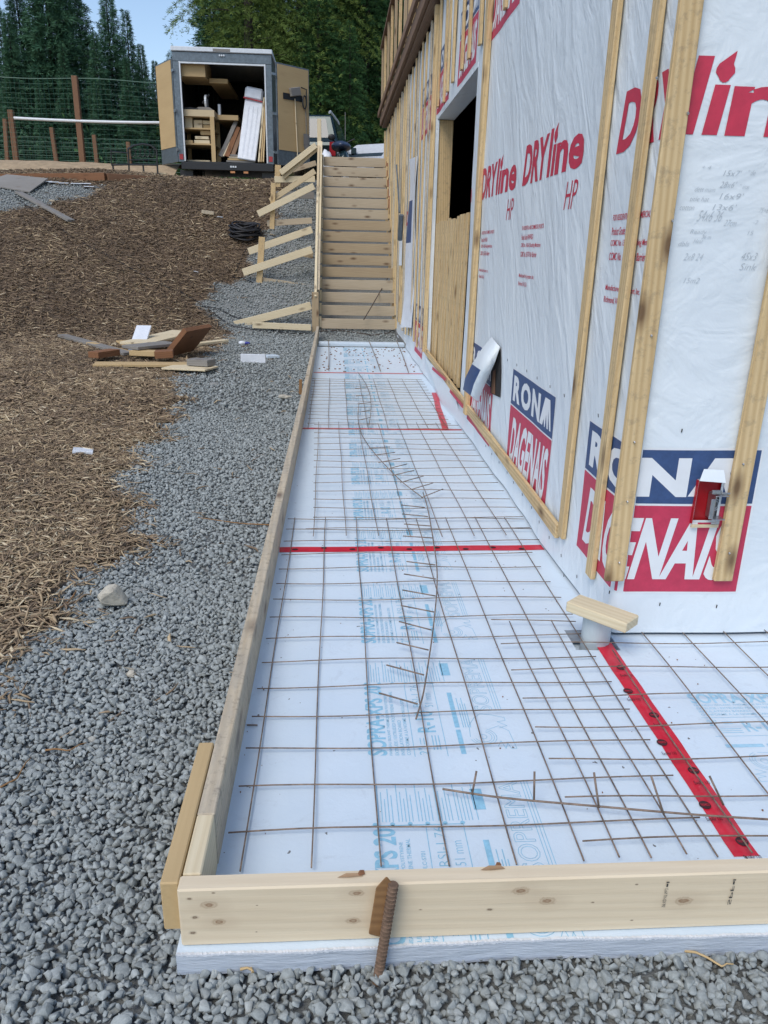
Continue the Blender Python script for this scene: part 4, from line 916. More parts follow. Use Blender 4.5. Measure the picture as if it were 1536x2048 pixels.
# shelving and the load in the trailer
SH = empty('shelf_unit', (-2.85, TY+.9, TZ0), 'built-in wooden bench with shelves inside the trailer on the left', 'shelf unit')
sx0, sx1, sx2 = TX0+.06, -2.50, -2.25
for z in (3.42, 3.73): MB().box((sx0, TY+.16, z), (sx1, TY+1.0, z+.03)).build('shelf', M['ply'], SH)
MB().box((sx0, TY+.12, 3.98), (sx1+.03, TY+1.2, 4.11)).build('bench_top', M['spruce'], SH); MB().box((sx1+.04, TY+.5, 3.98), (sx2+.25, TY+2.6, 4.08)).build('bench_top', M['ply'], SH)
for x, yy in ((sx1-.03, TY+.14), (sx0+.02, TY+.9), (sx1-.03, TY+.95), (sx2+.0, TY+1.4), (sx2+.2, TY+2.2)): MB().box((x-.04, yy-.03, TZ0+.01), (x+.05, yy+.03, 3.979), axis=2).build('leg', M['ply'], SH)
cb = MB().box((sx0, TY+.12, 4.74), (-2.62, TY+1.0, 5.10)).build('wall_cabinet', M['ply'], None, bevel=.004); tag(cb, 'plywood cabinet fixed high on the left inside the trailer', 'cabinet')
cb2 = MB().box((-2.60, TY+.5, 4.70), (-2.2, TY+2.4, 4.79)).build('wall_shelf', M['ply'], None); tag(cb2, 'high plywood shelf running back beside the cabinet in the trailer', 'shelf')
MB().box((-2.0, TB-.5, 3.75), (-1.75, TB-.46, 4.9), axis=2).build('wall_panel', M['ply'], None); tag(COL.objects[-1], 'tall plywood panel standing at the back of the trailer', 'panel')
blk = [(-3.08,3.33,.20,.06,'beige block on the lower trailer shelf at the left'),(-2.78,3.33,.34,.07,'flat board end lowest in the stack on the lower trailer shelf'),(-2.78,3.42,.30,.06,'board end second from the bottom on the lower trailer shelf'),(-2.70,3.51,.22,.09,'board end topmost on the lower trailer shelf'),
       (-3.06,3.69,.16,.22,'square wood block at the left of the upper trailer shelf'),(-2.86,3.69,.18,.17,'darker wood block in the middle of the upper trailer shelf'),(-2.65,3.69,.20,.08,'wood piece at the right of the upper trailer shelf'),(-2.66,3.78,.22,.08,'wood piece lying on another at the right of the upper trailer shelf'),(-2.9,2.875,.5,.05,'pale board on the trailer floor under the shelves')]
for i, (x, z, w_, h_, lb2) in enumerate(blk):
    z = float(np.interp(z, [2.875, 3.33, 3.51, 3.69, 3.78], [3.08, 3.45, 3.63, 3.76, 3.85])); tag(MB().box((x-w_/2, TY+.18+.02*i, z+.003), (x+w_/2, TY+.5, z+h_), axis=0).build('wood_block', M['pale'] if i % 3 else M['ply'], None, bevel=.004), lb2, 'wood block', 'wood pieces in the trailer')
ms = MB(); ms.prism([(-.19,0),(.19,0),(.19,.05),(.12,.09),(-.12,.09),(-.19,.05)], 0, .3, M=Matrix.Translation((-2.72, TY+.62, 4.105)) @ Matrix.Rotation(math.pi/2, 4, 'X'))
mo = ms.build('mitre_saw', M['oldgrey'], None, bevel=.006); tag(mo, 'grey mitre saw standing on the trailer bench', 'saw')
MB().tube([(-2.70, TY+.45, 4.31), (-2.66, TY+.45, 4.31)], .15, 20).build('saw_blade', M['alu'], mo); MB().tube([(-2.76, TY+.42, 4.28), (-2.60, TY+.42, 4.46)], .022, 8).build('saw_arm', M['black'], mo)
tag(MB().tube([(-2.42, TY+.6, 4.09), (-2.42, TY+.6, 4.30)], .035, 10).build('spray_can', M['alu'], None), 'small can standing at the right end of the trailer bench', 'can')
tag(MB().prism([(-.16,-.03),(.14,-.05),(.18,.03),(.0,.06),(-.15,.04)], 0, .2, M=Matrix.Translation((-3.02, TY+.5, 4.13)) @ Matrix.Rotation(math.pi/2, 4, 'X')).build('power_tool', M['black'], None, bevel=.01), 'black power tool lying on the left end of the trailer bench', 'power tool')
# white wrapped door leaning, boards beside it
def lean(x0, z0, x1, z1, wd, th, y, mat, nm, lb2, cat, grp=None, bev=.004): return tag(MB().board((x0, y, z0), (x1, y+.35, z1), wd, th, (1,0,0), seg=8, warp=.012).build(nm, mat, None, bevel=bev), lb2, cat, grp)
wp = lean(-1.80, TZ0+.06, -1.62, 4.38, .40, .06, TY+.06, M['wrapwhite'], 'wrapped_door', 'white plastic wrapped door panel leaning at the trailer opening', 'wrapped panel', bev=.015)
cap = MB().board((-1.64, TY+.38, 4.37), (-1.60, TY+.40, 4.62), .40, .09, (1,0,0)).build('folded_wrap', M['wrapwhite'], wp, bevel=.04)
MB().board((-1.645, TY+.385, 4.365), (-1.64, TY+.385, 4.39), .42, .10, (1,0,0)).build('tape_band', M['redlens'], wp)
for i in range(3): MB().board((-1.90+i*.10, TY+.025, TZ0+.15), (-1.74+i*.10, TY+.33, 4.25), .004, .006, (1,0,0)).build('fold_rib', M['wrapwhite'], wp)
for i, (x0, x1, w_, mt, lb2) in enumerate(((-1.53,-1.40,.035,M['pale'],'pale board leaning right beside the white wrapped panel'),(-1.48,-1.37,.03,M['ply'],'thin tan board leaning second from the white wrapped panel'),(-1.43,-1.36,.03,M['strap'],'yellowish board leaning nearest the right trailer frame'))):
    lean(x0, TZ0+.01, x1, 4.42-.05*i, w_, .16, TY+.10, mt, 'leaning_board', lb2, 'board', 'boards leaning in the trailer')
for x0, x1, z1, w_, mt, lb2 in ((-2.40,-2.06,3.98,.09,M['oldgrey'],'grey board leaning farthest left in the trailer doorway'),(-2.26,-2.02,3.86,.11,M['brown'],'brown board leaning in the middle of the trailer doorway'),(-2.13,-1.95,3.80,.09,M['redlens'],'reddish board leaning just left of the white wrapped panel'),(-2.33,-2.06,3.85,.03,M['pale'],'narrow pale strip leaning between the grey and brown boards')):
    lean(x0, TZ0+.14, x1, z1, w_, .03, TY+.25+.03*random.random(), M['fascia'] if mt is M['redlens'] else mt, 'leaning_board', lb2, 'board', 'boards leaning in the trailer')
for i in range(4): tag(MB().board((-2.25+.03*i, TY+.12+.01*i, TZ0+.025+i*.042), (-1.62, TY+.18, TZ0+.025+i*.042), .16, .036, (0,1,0)).build('flat_board', (M['oldgrey'],M['ply'],M['grey'],M['oldgrey'])[i], None, bevel=.003), ('grey board lowest in the stack on the trailer floor','plywood board second in the stack on the trailer floor','stained board third in the stack on the trailer floor','grey board topmost in the stack on the trailer floor')[i], 'board', 'boards on the trailer floor')
# ================================================================== VEHICLES
def lathe_wheel(c, r_, w_, parent, nm='wheel'):
    wh = MB().tube([Vector(c)+Vector((-w_/2,0,0)), Vector(c)+Vector((-w_/2+.02,0,0)), Vector(c)+Vector((w_/2-.02,0,0)), Vector(c)+Vector((w_/2,0,0))], [r_*.9, r_, r_, r_*.9], 24).build(nm, M['tyre'], parent)
    MB().tube([Vector(c)+Vector((-w_/2-.01,0,0)), Vector(c)+Vector((w_/2+.01,0,0))], r_*.58, 16).build('rim', M['steel'], wh)
def vehicle(name, label, cat, loc, rz, paint, suv=True):
    R_ = empty(name, loc, label, cat)
    if suv: prof = [(-2.3,.45),(-2.35,1.05),(-2.2,1.15),(-1.95,1.78),(.3,1.82),(1.0,1.20),(2.2,1.05),(2.35,.8),(2.35,.45)]; win = [(-1.85,1.15),(-1.72,1.66),(.22,1.70),(.78,1.2)]
    else: prof = [(-2.2,.4),(-2.25,.9),(-1.8,1.0),(-1.1,1.42),(.2,1.45),(1.05,.98),(2.1,.80),(2.2,.6),(2.2,.4)]; win = [(-1.35,1.02),(-.98,1.34),(.12,1.37),(.78,1.0)]
    T = Matrix.Translation(loc) @ Matrix.Rotation(rz, 4, 'Z')
    b = MB(); n = len(prof)
    ins = lambda z: .86-.20*max(0, (z-1.1 if suv else z-.95))/.7
    vs = [T @ Vector((y_, ins(z)*1., z)) for y_, z in prof]+[T @ Vector((y_, -ins(z), z)) for y_, z in prof]
    b.add(vs, [tuple(range(n)), tuple(range(2*n-1, n-1, -1))]+[(i,(i+1)%n,n+(i+1)%n,n+i) for i in range(n)])
    b.build('body', paint, R_, bevel=.05)
    for s_ in (1, -1): MB().add([T @ Vector((y_, s_*(ins(z)+.012), z)) for y_, z in win], [(0,1,2,3)]).build('side_window', M['glass'], R_)
    rw = [(-2.17,.62,1.2),(-1.99,.52,1.68)] if suv else [(-1.72,.60,1.03),(-1.18,.5,1.36)]
    MB().add([T @ Vector((rw[0][0]-.02, rw[0][1], rw[0][2])), T @ Vector((rw[0][0]-.02, -rw[0][1], rw[0][2])), T @ Vector((rw[1][0]-.02, -rw[1][1], rw[1][2])), T @ Vector((rw[1][0]-.02, rw[1][1], rw[1][2]))], [(0,1,2,3)]).build('rear_window', M['glass'], R_)
    fwn = [(.36,.6,1.74),(.97,.72,1.24)] if suv else [(.26,.55,1.38),(1.0,.7,1.0)]
    MB().add([T @ Vector((fwn[0][0]+.03, fwn[0][1], fwn[0][2])), T @ Vector((fwn[0][0]+.03, -fwn[0][1], fwn[0][2])), T @ Vector((fwn[1][0]+.03, -fwn[1][1], fwn[1][2])), T @ Vector((fwn[1][0]+.03, fwn[1][1], fwn[1][2]))], [(0,1,2,3)]).build('windscreen', M['glass'], R_)
    for s_ in (1, -1):
        c = T @ Vector((.62 if suv else .6, s_*1.0, 1.2 if suv else 1.0)); MB().board(c-Vector((0,0,.09)), c+Vector((0,0,.09)), .16, .10, (1,0,0)).build('side_mirror', paint, R_, bevel=.02)
        p_ = [(-2.36,.66,.75),(-2.36,.82,.75),(-2.37,.82,1.08),(-2.37,.66,1.08)]
        MB().add([T @ Vector((a, s_*bb, z)) for a, bb, z in p_], [(0,1,2,3)]).build('tail_light', M['redlens'], R_)
        for yy in (-1.45, 1.45):
            c = Vector((yy, s_*.80, .36)); pts = [T @ (c+Vector((0, d_, 0))) for d_ in (-.11, -.09, .09, .11)]
            wh = MB().tube(pts, [.31,.36,.36,.31], 22).build('wheel', M['tyre'], R_); MB().tube([T @ (c+Vector((0,-.12,0))), T @ (c+Vector((0,.12,0)))], .2, 14).build('rim', M['steel'], wh)
    return R_, T
suv, T = vehicle('dark_suv', 'dark green sport utility vehicle partly hidden behind the right trailer door', 'car', (-.36, 23.0, PLAT+.28), math.radians(83), M['carpaint'])
for s_ in (1,-1): MB().tube([T @ Vector((-1.9, s_*.6, 1.84)), T @ Vector((-1.7, s_*.6, 1.90)), T @ Vector((0., s_*.6, 1.90)), T @ Vector((.2, s_*.6, 1.86))], .03, 6).build('roof_rail', M['alu'], suv)
MB().tube([T @ Vector((1.0,-.7,1.15)), T @ Vector((.95,-.7,2.3))], .01, 5).build('antenna', M['oldgrey'], suv)
wcar, T2 = vehicle('white_car', 'white car showing its roof and side window behind the far end of the house wall', 'car', (1.50, 24.0, PLAT+.30), math.radians(236), M['carwhite'], False)
tp_ = MB()
bm = bmesh.new(); bmesh.ops.create_icosphere(bm, subdivisions=3, radius=1)
for v in bm.verts: v.co *= 1+.22*noise.noise(v.co*2.1); v.co = Vector((v.co.x*.16, v.co.y*.18, v.co.z*.30))+Vector((-.02, 15.7, PLAT+.30))
bb = MB().add([v.co.copy() for v in bm.verts], [tuple(v.index for v in f.verts) for f in bm.faces]); bm.free()
tag(bb.build('white_sack', M['wrapwhite'], None, smooth=True), 'crumpled white sack beyond the top riser of the stairs', 'sack')
# a covered blue machine beside the sack
bk = empty('small_vehicle', (.42, 18.6, PLAT), 'small vehicle with dark blue hood parked beyond the top of the stairs', 'vehicle')
def blob(c, r_, mat, nm, par, seed=0, amp=.1):
    bm = bmesh.new(); bmesh.ops.create_icosphere(bm, subdivisions=3, radius=1); vs = []
    for v in bm.verts: p = v.co*(1+amp*noise.noise(v.co*1.7+Vector((seed,0,0)))); vs.append(Vector((p.x*r_[0]+c[0], p.y*r_[1]+c[1], p.z*r_[2]+c[2])))
    m = MB().add(vs, [tuple(v.index for v in f.verts) for f in bm.faces]); bm.free(); return m.build(nm, mat, par, smooth=True)
M['bluep'] = simple('blue_fender_plastic', (.035,.055,.11), .3)
blob((.30, 18.6, PLAT+1.02), (.24,.42,.12), M['bluep'], 'hood', bk, 1); blob((.36, 18.5, PLAT+.66), (.16,.5,.28), M['carpaint'], 'fender', bk, 2); blob((.38, 18.3, PLAT+.32), (.13,.3,.12), M['alu'], 'bumper', bk, 3)
for dx, dy in ((.20,-.45),(.58,-.45),(.20,.6),(.58,.6)):
    c = (.0+dx, 18.6+dy, PLAT+.28); lathe_wheel(c, .28, .2, bk)
MB().tube([(.05, 18.5, PLAT+1.18), (.3, 18.6, PLAT+1.05), (.62, 18.5, PLAT+1.18)], .018, 6).build('handlebar', M['black'], bk); blob((.08, 18.45, PLAT+1.2), (.09,.03,.07), M['black'], 'mirror', bk, 5, 0)
# ================================================================== FENCE, CHAIR, EDGING
FE = empty('garden_fence', (-6.5, 19.5, PLAT), 'brown post fence with green wire netting in front of the spruces', 'fence')
def fpost(y, a, b, w_, mat): A_, B2 = gy(*b, y), gy(*a, y); A_.z -= .5; MB().board(A_, B2, w_, w_, (1,0,0)).build('post', mat, FE, bevel=.005)
fpost(19, (149,152), (166,330), .125, M['post']); fpost(19.4, (21,220), (33,325), .12, M['post'])
for a, b in (((103,255),(114,322)), ((188,270),(194,322)), ((256,284),(260,322)), ((-60,238),(-45,322)), ((10,238),(12,322))): fpost(24, a, b, .11, M['post'])
nb = MB(); y = 19.1
for k in range(86):
    x = -12.0+k*.11; s_ = 4.93+.10*((x+6.02)/3.0)**2*(-1) if abs(x+6.02) < 3 else 4.83; nb.tube([(x, y, 3.0), (x+.005*math.sin(k), y, s_+.10)], .0036, 3, caps=False)
for j in range(19):
    z = 3.05+j*.108; nb.tube([(-12+.4*i, y+.01*math.sin(i), z-.05*math.sin((i*.4)/3.2*math.pi)**2*(j/19)) for i in range(24)], .0022 if j < 18 else .010, 3, caps=False)
nb.build('wire_netting', M['greenwire'], FE)
nb = MB()
for k in range(60): x = -14+k*.16; nb.tube([(x, 24.1, 3.2), (x, 24.1, 4.3)], .006, 3, caps=False)
for j in range(9): nb.tube([(-14, 24.1, 3.3+j*.125), (-4.4, 24.1, 3.3+j*.125)], .006, 3, caps=False)
nb.build('wire_netting', M['greenwire'], FE)
tw = MB().tube([gy(28+i*26.5, 236+9.5*(1-(1-i/12)**2), 18.95) for i in range(13)], .032, 6).build('white_pipe', M['white'], None, smooth=True); tag(tw, 'thin white plastic pipe strung across the fence posts', 'pipe')
bkx = MB(); vs = []; n1, n2 = 60, 7
for i in range(n1+1):
    x = -16+i*12.6/n1
    for k in range(n2+1): u = k/n2; vs.append((x, 16.6+u*2.6, 2.60+.50*math.sin(min(1, u*1.5)*math.pi/2)+.05*noise.noise(Vector((x*1.4, u*3, 0)))))
so_ = bkx.add(vs, [(i*(n2+1)+k, i*(n2+1)+k+1, (i+1)*(n2+1)+k+1, (i+1)*(n2+1)+k) for i in range(n1) for k in range(n2)]).build('sand_bank', M['sand'], None, smooth=True); tag(so_, 'low sandy bank below the fence', 'bank', kind='structure')
tag(MB().board((-13, 16.35, 2.66), (-3.45, 16.5, 2.70), .12, .14, (0,1,0), seg=4).build('edging_timber', M['pale'], None, bevel=.006), 'long pale timber edging lying in front of the sandy bank', 'timber')
A_, B2 = gt(-60,362), gt(212,362); A_.z += .07; B2.z += .07; A_.y = B2.y+.1
tag(MB().board(A_, B2, .14, .14, (0,0,1)).build('landscape_timber', M['brown'], None, bevel=.006), 'squared brown timber lying at the top left edge of the bark slope', 'timber')
tag(MB().board(B2+Vector((.02,.02,0)), B2+Vector((.75,.45,0)), .13, .13, (0,0,1)).build('landscape_timber', M['post'], None, bevel=.006), 'short dark timber angled away from the squared brown timber', 'timber')
pz = [gt(*p) for p in ((-40,372),(15,360),(97,368),(60,389))]
sp = MB(); vs = [p+Vector((0,0,.05+.05*(i in (1,2)))) for i, p in enumerate(pz)]; sp.add(vs+[v-Vector((0,0,.02)) for v in vs], [(0,1,2,3),(7,6,5,4)]+[(i,(i+1)%4,4+(i+1)%4,4+i) for i in range(4)]); tag(sp.build('plywood_sheet', M['oldgrey'], None), 'dark grey plywood sheet lying at the top left of the slope', 'plywood sheet')
def lie(a, b, wd, th, mat, nm, lb2, cat, off=.0, grp=None, tilt=0, za=0, zb=0):
    A_, B2 = gt(*a), gt(*b); A_.z += off+th/2+.012+za; B2.z += off+th/2+.012+zb; d = (B2-A_).normalized(); sd_ = d.cross(Vector((0,0,1))).normalized()
    sd_ = Matrix.Rotation(tilt, 3, d) @ sd_
    return tag(MB().board(A_, B2, wd, th, sd_, seg=3).build(nm, mat, None, bevel=.003), lb2, cat, grp)
lie((38,391), (143,448), .14, .04, M['oldgrey'], 'plank', 'grey plank sliding down the slope from under the dark plywood sheet', 'plank', .02)
for i, (px, py) in enumerate(((108,368),(128,370),(152,371),(172,371),(178,377),(95,367))):
    p = gt(px, py); tag(MB().board(p+Vector((-.09,0,.03)), p+Vector((.08,.05,.035)), .12, .015, (0,1,0)).build('foam_scrap', M['wrapwhite'], None), 'white foam scrap among others beyond the dark plywood sheet', 'foam scrap', 'white scraps behind the plywood sheet')
# metal chair
CH = MB(); cy = 16.0; P = lambda px, py, dy=0: gy(px, py, cy+dy)
for a, b in (((256,296),(259,357)), ((313,300),(316,357)), ((225,328),(230,357)), ((286,330),(289,357))): CH.tube([P(*a), P(*b)], .018, 6)
CH.tube([P(223,330), P(256,329), P(316,330)], .018, 6); CH.tube([P(222,300,.45), P(223,330,.45)], .012, 6); CH.tube([P(221,303,.45), P(256,306)], .012, 6)
CH.tube([P(256,298), P(268,291), P(285,288), P(302,291), P(313,300)], .02, 6); CH.tube([P(257,320), P(314,320)], .010, 6)
for k in range(5):
    c = (266+k*9.5, 306); CH.tube([P(c[0]+5*math.cos(a), c[1]+8*math.sin(a)) for a in np.linspace(0, 6.283, 9)], .007, 5)
CH.add([P(225,330), P(314,330), P(314,329,.5), P(225,329,.5)], [(0,1,2,3)])
tag(CH.build('garden_chair', M['blackmetal'], None), 'black metal garden chair with scrolled back above the bark slope', 'chair')
# ================================================================== DEBRIS
lie((125,678),(258,716), .13, .035, M['oldgrey'], 'plank', 'long grey plank at the left end of the scrap pile', 'plank', .02, 'scrap wood pile')
lie((180,692),(262,712), .10, .03, M['ply'], 'plank', 'weathered board end beside the long grey plank', 'plank', .01, 'scrap wood pile')
lie((190,735),(420,736), .22, .03, M['ply'], 'plank', 'long plywood strip at the front of the scrap pile', 'plank', .01, 'scrap wood pile')
lie((338,743),(424,747), .30, .02, M['pale'], 'plywood_offcut', 'pale plywood offcut at the front right of the scrap pile', 'offcut', .03, 'scrap wood pile')
lie((270,708),(372,690), .40, .03, M['pale'], 'plywood_offcut', 'large pale board slanting over the back of the scrap pile', 'offcut', .10, 'scrap wood pile', 0, .0, .06)
lie((252,700),(318,696), .36, .02, M['ply'], 'plywood_offcut', 'triangular plywood leaning at the back left of the scrap pile', 'offcut', .02, 'scrap wood pile', .35)
lie((372,697),(452,687), .12, .036, M['pale'], 'plank', 'pale plank pointing right at the back of the scrap pile', 'plank', .01, 'scrap wood pile')
lie((300,690),(352,686), .12, .02, M['fascia'], 'plank', 'reddish board at the very back of the scrap pile', 'plank', .05, 'scrap wood pile')
lie((262,722),(345,712), .30, .035, M['oldgrey'], 'plank', 'blue grey board lying across the middle of the scrap pile', 'plank', .13, 'scrap wood pile')
lie((188,727),(232,720), .15, .07, M['brown'], 'wood_block', 'brown block at the left on the front plywood strip', 'wood block', .05, 'scrap wood pile')
lie((266,722),(316,724), .15, .06, M['ply'], 'wood_block', 'tan block in the middle on the front plywood strip', 'wood block', .06, 'scrap wood pile')
lie((312,728),(348,726), .2, .08, M['brown'], 'wood_block', 'dark brown block behind the tilted chunk', 'wood block', .06, 'scrap wood pile')
lie((352,722),(404,708), .42, .06, M['brown'], 'wood_chunk', 'large brown chunk tilted up on the right of the scrap pile', 'wood chunk', .17, 'scrap wood pile', -.85)
lie((383,741),(424,744), .16, .07, M['oldgrey'], 'wood_block', 'small grey block at the front right corner of the scrap pile', 'wood block', .055, 'scrap wood pile')
p = gt(272,706); q = gt(280,700); tag(MB().board((p.x,p.y,p.z+.02), (q.x+.06,q.y+.08,q.z+.30), .19, .03, (1,0,0)).build('foam_piece', M['wrapwhite'], None, bevel=.003), 'pale blue foam piece standing in the scrap pile', 'foam piece')
def flat(px, py, w_, d_, h_, rz, mat, nm, lb2, cat, tilt=.05, off=.006, grp=None):
    p = gt(px, py); R_ = Matrix.Rotation(rz, 3, 'Z') @ Matrix.Rotation(tilt, 3, 'Y'); c = p+Vector((0,0,off+h_/2+abs(tilt)*w_*.3)); a = R_ @ Vector((w_/2,0,0)); return tag(MB().board(c-a, c+a, d_, h_, R_ @ Vector((0,1,0))).build(nm, mat, None, bevel=.002), lb2, cat, grp)
flat(507,726, .30, .05, .10, -.05, M['wrapwhite'], 'foam_piece', 'white foam block standing on the gravel beside the far form board', 'foam piece', .0)
flat(543,716, .17, .14, .03, .5, M['foam'], 'foam_piece', 'small pale foam square lying behind the white foam block', 'foam piece')
flat(167,908, .125, .10, .02, .25, M['wrapwhite'], 'foam_scrap', 'small white foam scrap lying alone on the golden mulch', 'foam scrap', .12)
flat(392,545, .07, .05, .01, .4, M['wrapwhite'], 'paper_scrap', 'tiny white scrap on the dark bark near the gravel edge', 'scrap', .2)
flat(505,437, .10, .02, .02, 2.0, M['pale'], 'wood_splinter', 'short pale splinter on the slope left of the upper braces', 'splinter', .2)
flat(416,430, .22, .12, .06, .1, M['grey'], 'foam_scrap', 'beige block half buried high on the bark slope', 'block', .1)
flat(440,436, .10, .06, .02, .6, M['alu'], 'foil_scrap', 'crumpled foil scrap beside the beige block on the slope', 'foil')
flat(105,404, .10, .07, .03, .1, M['grey'], 'paper_scrap', 'pale chip lying on the gravel right of the grey plank', 'scrap')
p = gt(484,690); blt = blob((p.x, p.y, p.z+.03), (.05,.035,.03), M['wrapwhite'], 'plastic_bottle', None, 1); tag(blt, 'crushed white and blue plastic bottle on the gravel below the braces', 'bottle')
blob((p.x+.065, p.y, p.z+.028), (.05,.022,.02), M['bluebit'], 'bottle_cap', blt, 4)
p = gt(583,662); blt = blob((p.x, p.y, p.z+.035), (.05,.03,.03), M['wrapwhite'], 'crumpled_wrapper', None, 2); tag(blt, 'crumpled white wrapper beside the lowest brace', 'wrapper')
def rock(px, py, r_, mat, lb2, seed, cut=1):
    p = gt(px, py); rng = np.random.default_rng(seed); V, T = hull(16, r_[0], r_[1], r_[2], rng, .006)
    V = V+np.array([p.x, p.y, p.z+r_[2]*.55+(.018 if r_[0] > .06 and r_[0] < .1 else 0)]); o = MB().add(V.tolist(), [tuple(t) for t in T.tolist()]).build('rock', mat, None, bevel=.003); return tag(o, lb2, 'rock')
rock(231,1215, (.078,.064,.060), M['rock'], 'large beige rock lying on the grey gravel', 5)
rock(277,1072, (.022,.022,.02), M['stonegrey'], 'small rounded grey stone at the tip of the bark edge', 3)
rock(282,1183, (.035,.025,.012), M['stonegrey'], 'flat grey stone just above and right of the large beige rock', 8)
rock(432,772, (.13,.07,.03), M['stonegrey'], 'flat pale stone in the gravel in front of the scrap pile', 9)
rock(262,1352, (.022,.022,.016), M['rock'], 'pale stone in the gravel below the large beige rock', 12)
rock(570,800, (.08,.05,.03), M['rock'], 'low beige stone against the far form board', 13)
rock(272,935, (.05,.03,.015), M['stonegrey'], 'flat grey stone on the middle of the bark edge', 15)
rock(103,1035, (.03,.02,.012), M['stonegrey'], 'grey stone lying in the golden mulch', 17)
# cable coil and cords
p = gt(490,476); cb_ = MB()
for k in range(16):
    r_ = .20+.075*math.sin(k*2.1); h_ = .03+.013*k
    cb_.tube([(p.x+r_*math.cos(a)+.02*math.sin(3*a+k), p.y+r_*.85*math.sin(a), p.z+h_+.02*math.sin(2*a+k)+.25*r_*math.sin(a)) for a in np.linspace(0, 6.283, 25)], .017, 5)
tag(cb_.build('cable_coil', M['rope'], None, smooth=True), 'coil of black cable heaped on the bark beside the braces', 'cable coil')
def cord(pts, lb2, r_=.008, mat=M['rope'], off=.014, nm='extension_cord'):
    P_ = [gt(*q)+Vector((0,0,off)) for q in pts]; Q = []
    for a, b in zip(P_[:-1], P_[1:]):
        for k in range(4): v = a.lerp(b, k/4); v.z = h1(v.x, v.y)+off; Q.append(v)
    Q.append(P_[-1]); return tag(MB().tube(Q, r_, 5).build(nm, mat, None, smooth=True), lb2, 'cord')
cord([(500,490),(485,512),(478,530),(470,548),(465,556),(480,557),(505,566)], 'black cord dropping from the coil down to the lower braces')
cord([(360,585),(400,608),(430,630),(470,655),(520,662),(570,668),(618,668)], 'black cord curving across the gravel to the bottom of the stairs')
cord([(400,612),(440,620),(490,640),(530,655),(560,666)], 'second black cord crossing the lowest brace')
cord([(30,395),(75,430),(130,465),(180,495),(230,520),(265,540),(300,560),(350,583)], 'thin dark cord running diagonally down the bark slope', .007)
cord([(640,664),(680,662),(720,668),(745,672),(775,668),(800,652)], 'thin brown cord lying on the gravel in front of the stairs', .007, M['brownwire'])
hc = [gy(727,640,11.1), gy(745,610,11.15), gy(765,575,11.9), gy(785,540,12.3), gy(797,505,12.6), gy(806,470,12.4), gy(812,440,12.0)]
Q = []
for a, b in zip(hc[:-1], hc[1:]): Q += [a.lerp(b, k/3) for k in range(3)]
tag(MB().tube(Q+[hc[-1]], .008, 5).build('drooping_cable', M['brownwire'], None, smooth=True), 'brown cord hanging from the house wall over the lower stair risers', 'cord')
for px, py, px2, py2, r_, lb2 in ((240,810,300,808,.006,'long bare twig on the mulch edge below the scrap pile'),(560,1320-260,400,1043,.004,'thin twig on the gravel beside the middle form board'),(0,1590,70,1530,.003,'thin brown twig at the left edge of the gravel'),(90,1515,180,1500,.003,'curved twig on the gravel near the left edge'),(150,1195,95,1245,.004,'dark twig lying from the mulch onto the gravel'),(480,1960,520,1942,.003,'yellow straw on the gravel in front of the foam edge'),(1370,1922,1480,1950,.003,'long dry straw on the gravel at the lower right')):
    a, b = gt(px, py), gt(px2, py2); pts = [a.lerp(b, t)+Vector((.012*math.sin(t*5), .01*math.sin(t*7+1), .016)) for t in np.linspace(0, 1, 8)]
    for q_ in pts: q_.z = h1(q_.x, q_.y)+.018
    tag(MB().tube(pts, [r_*(1-.5*t) for t in np.linspace(0,1,8)], 5).build('twig', M['stk'] if 'straw' not in lb2 else M['ply'], None, smooth=True), lb2, 'twig')
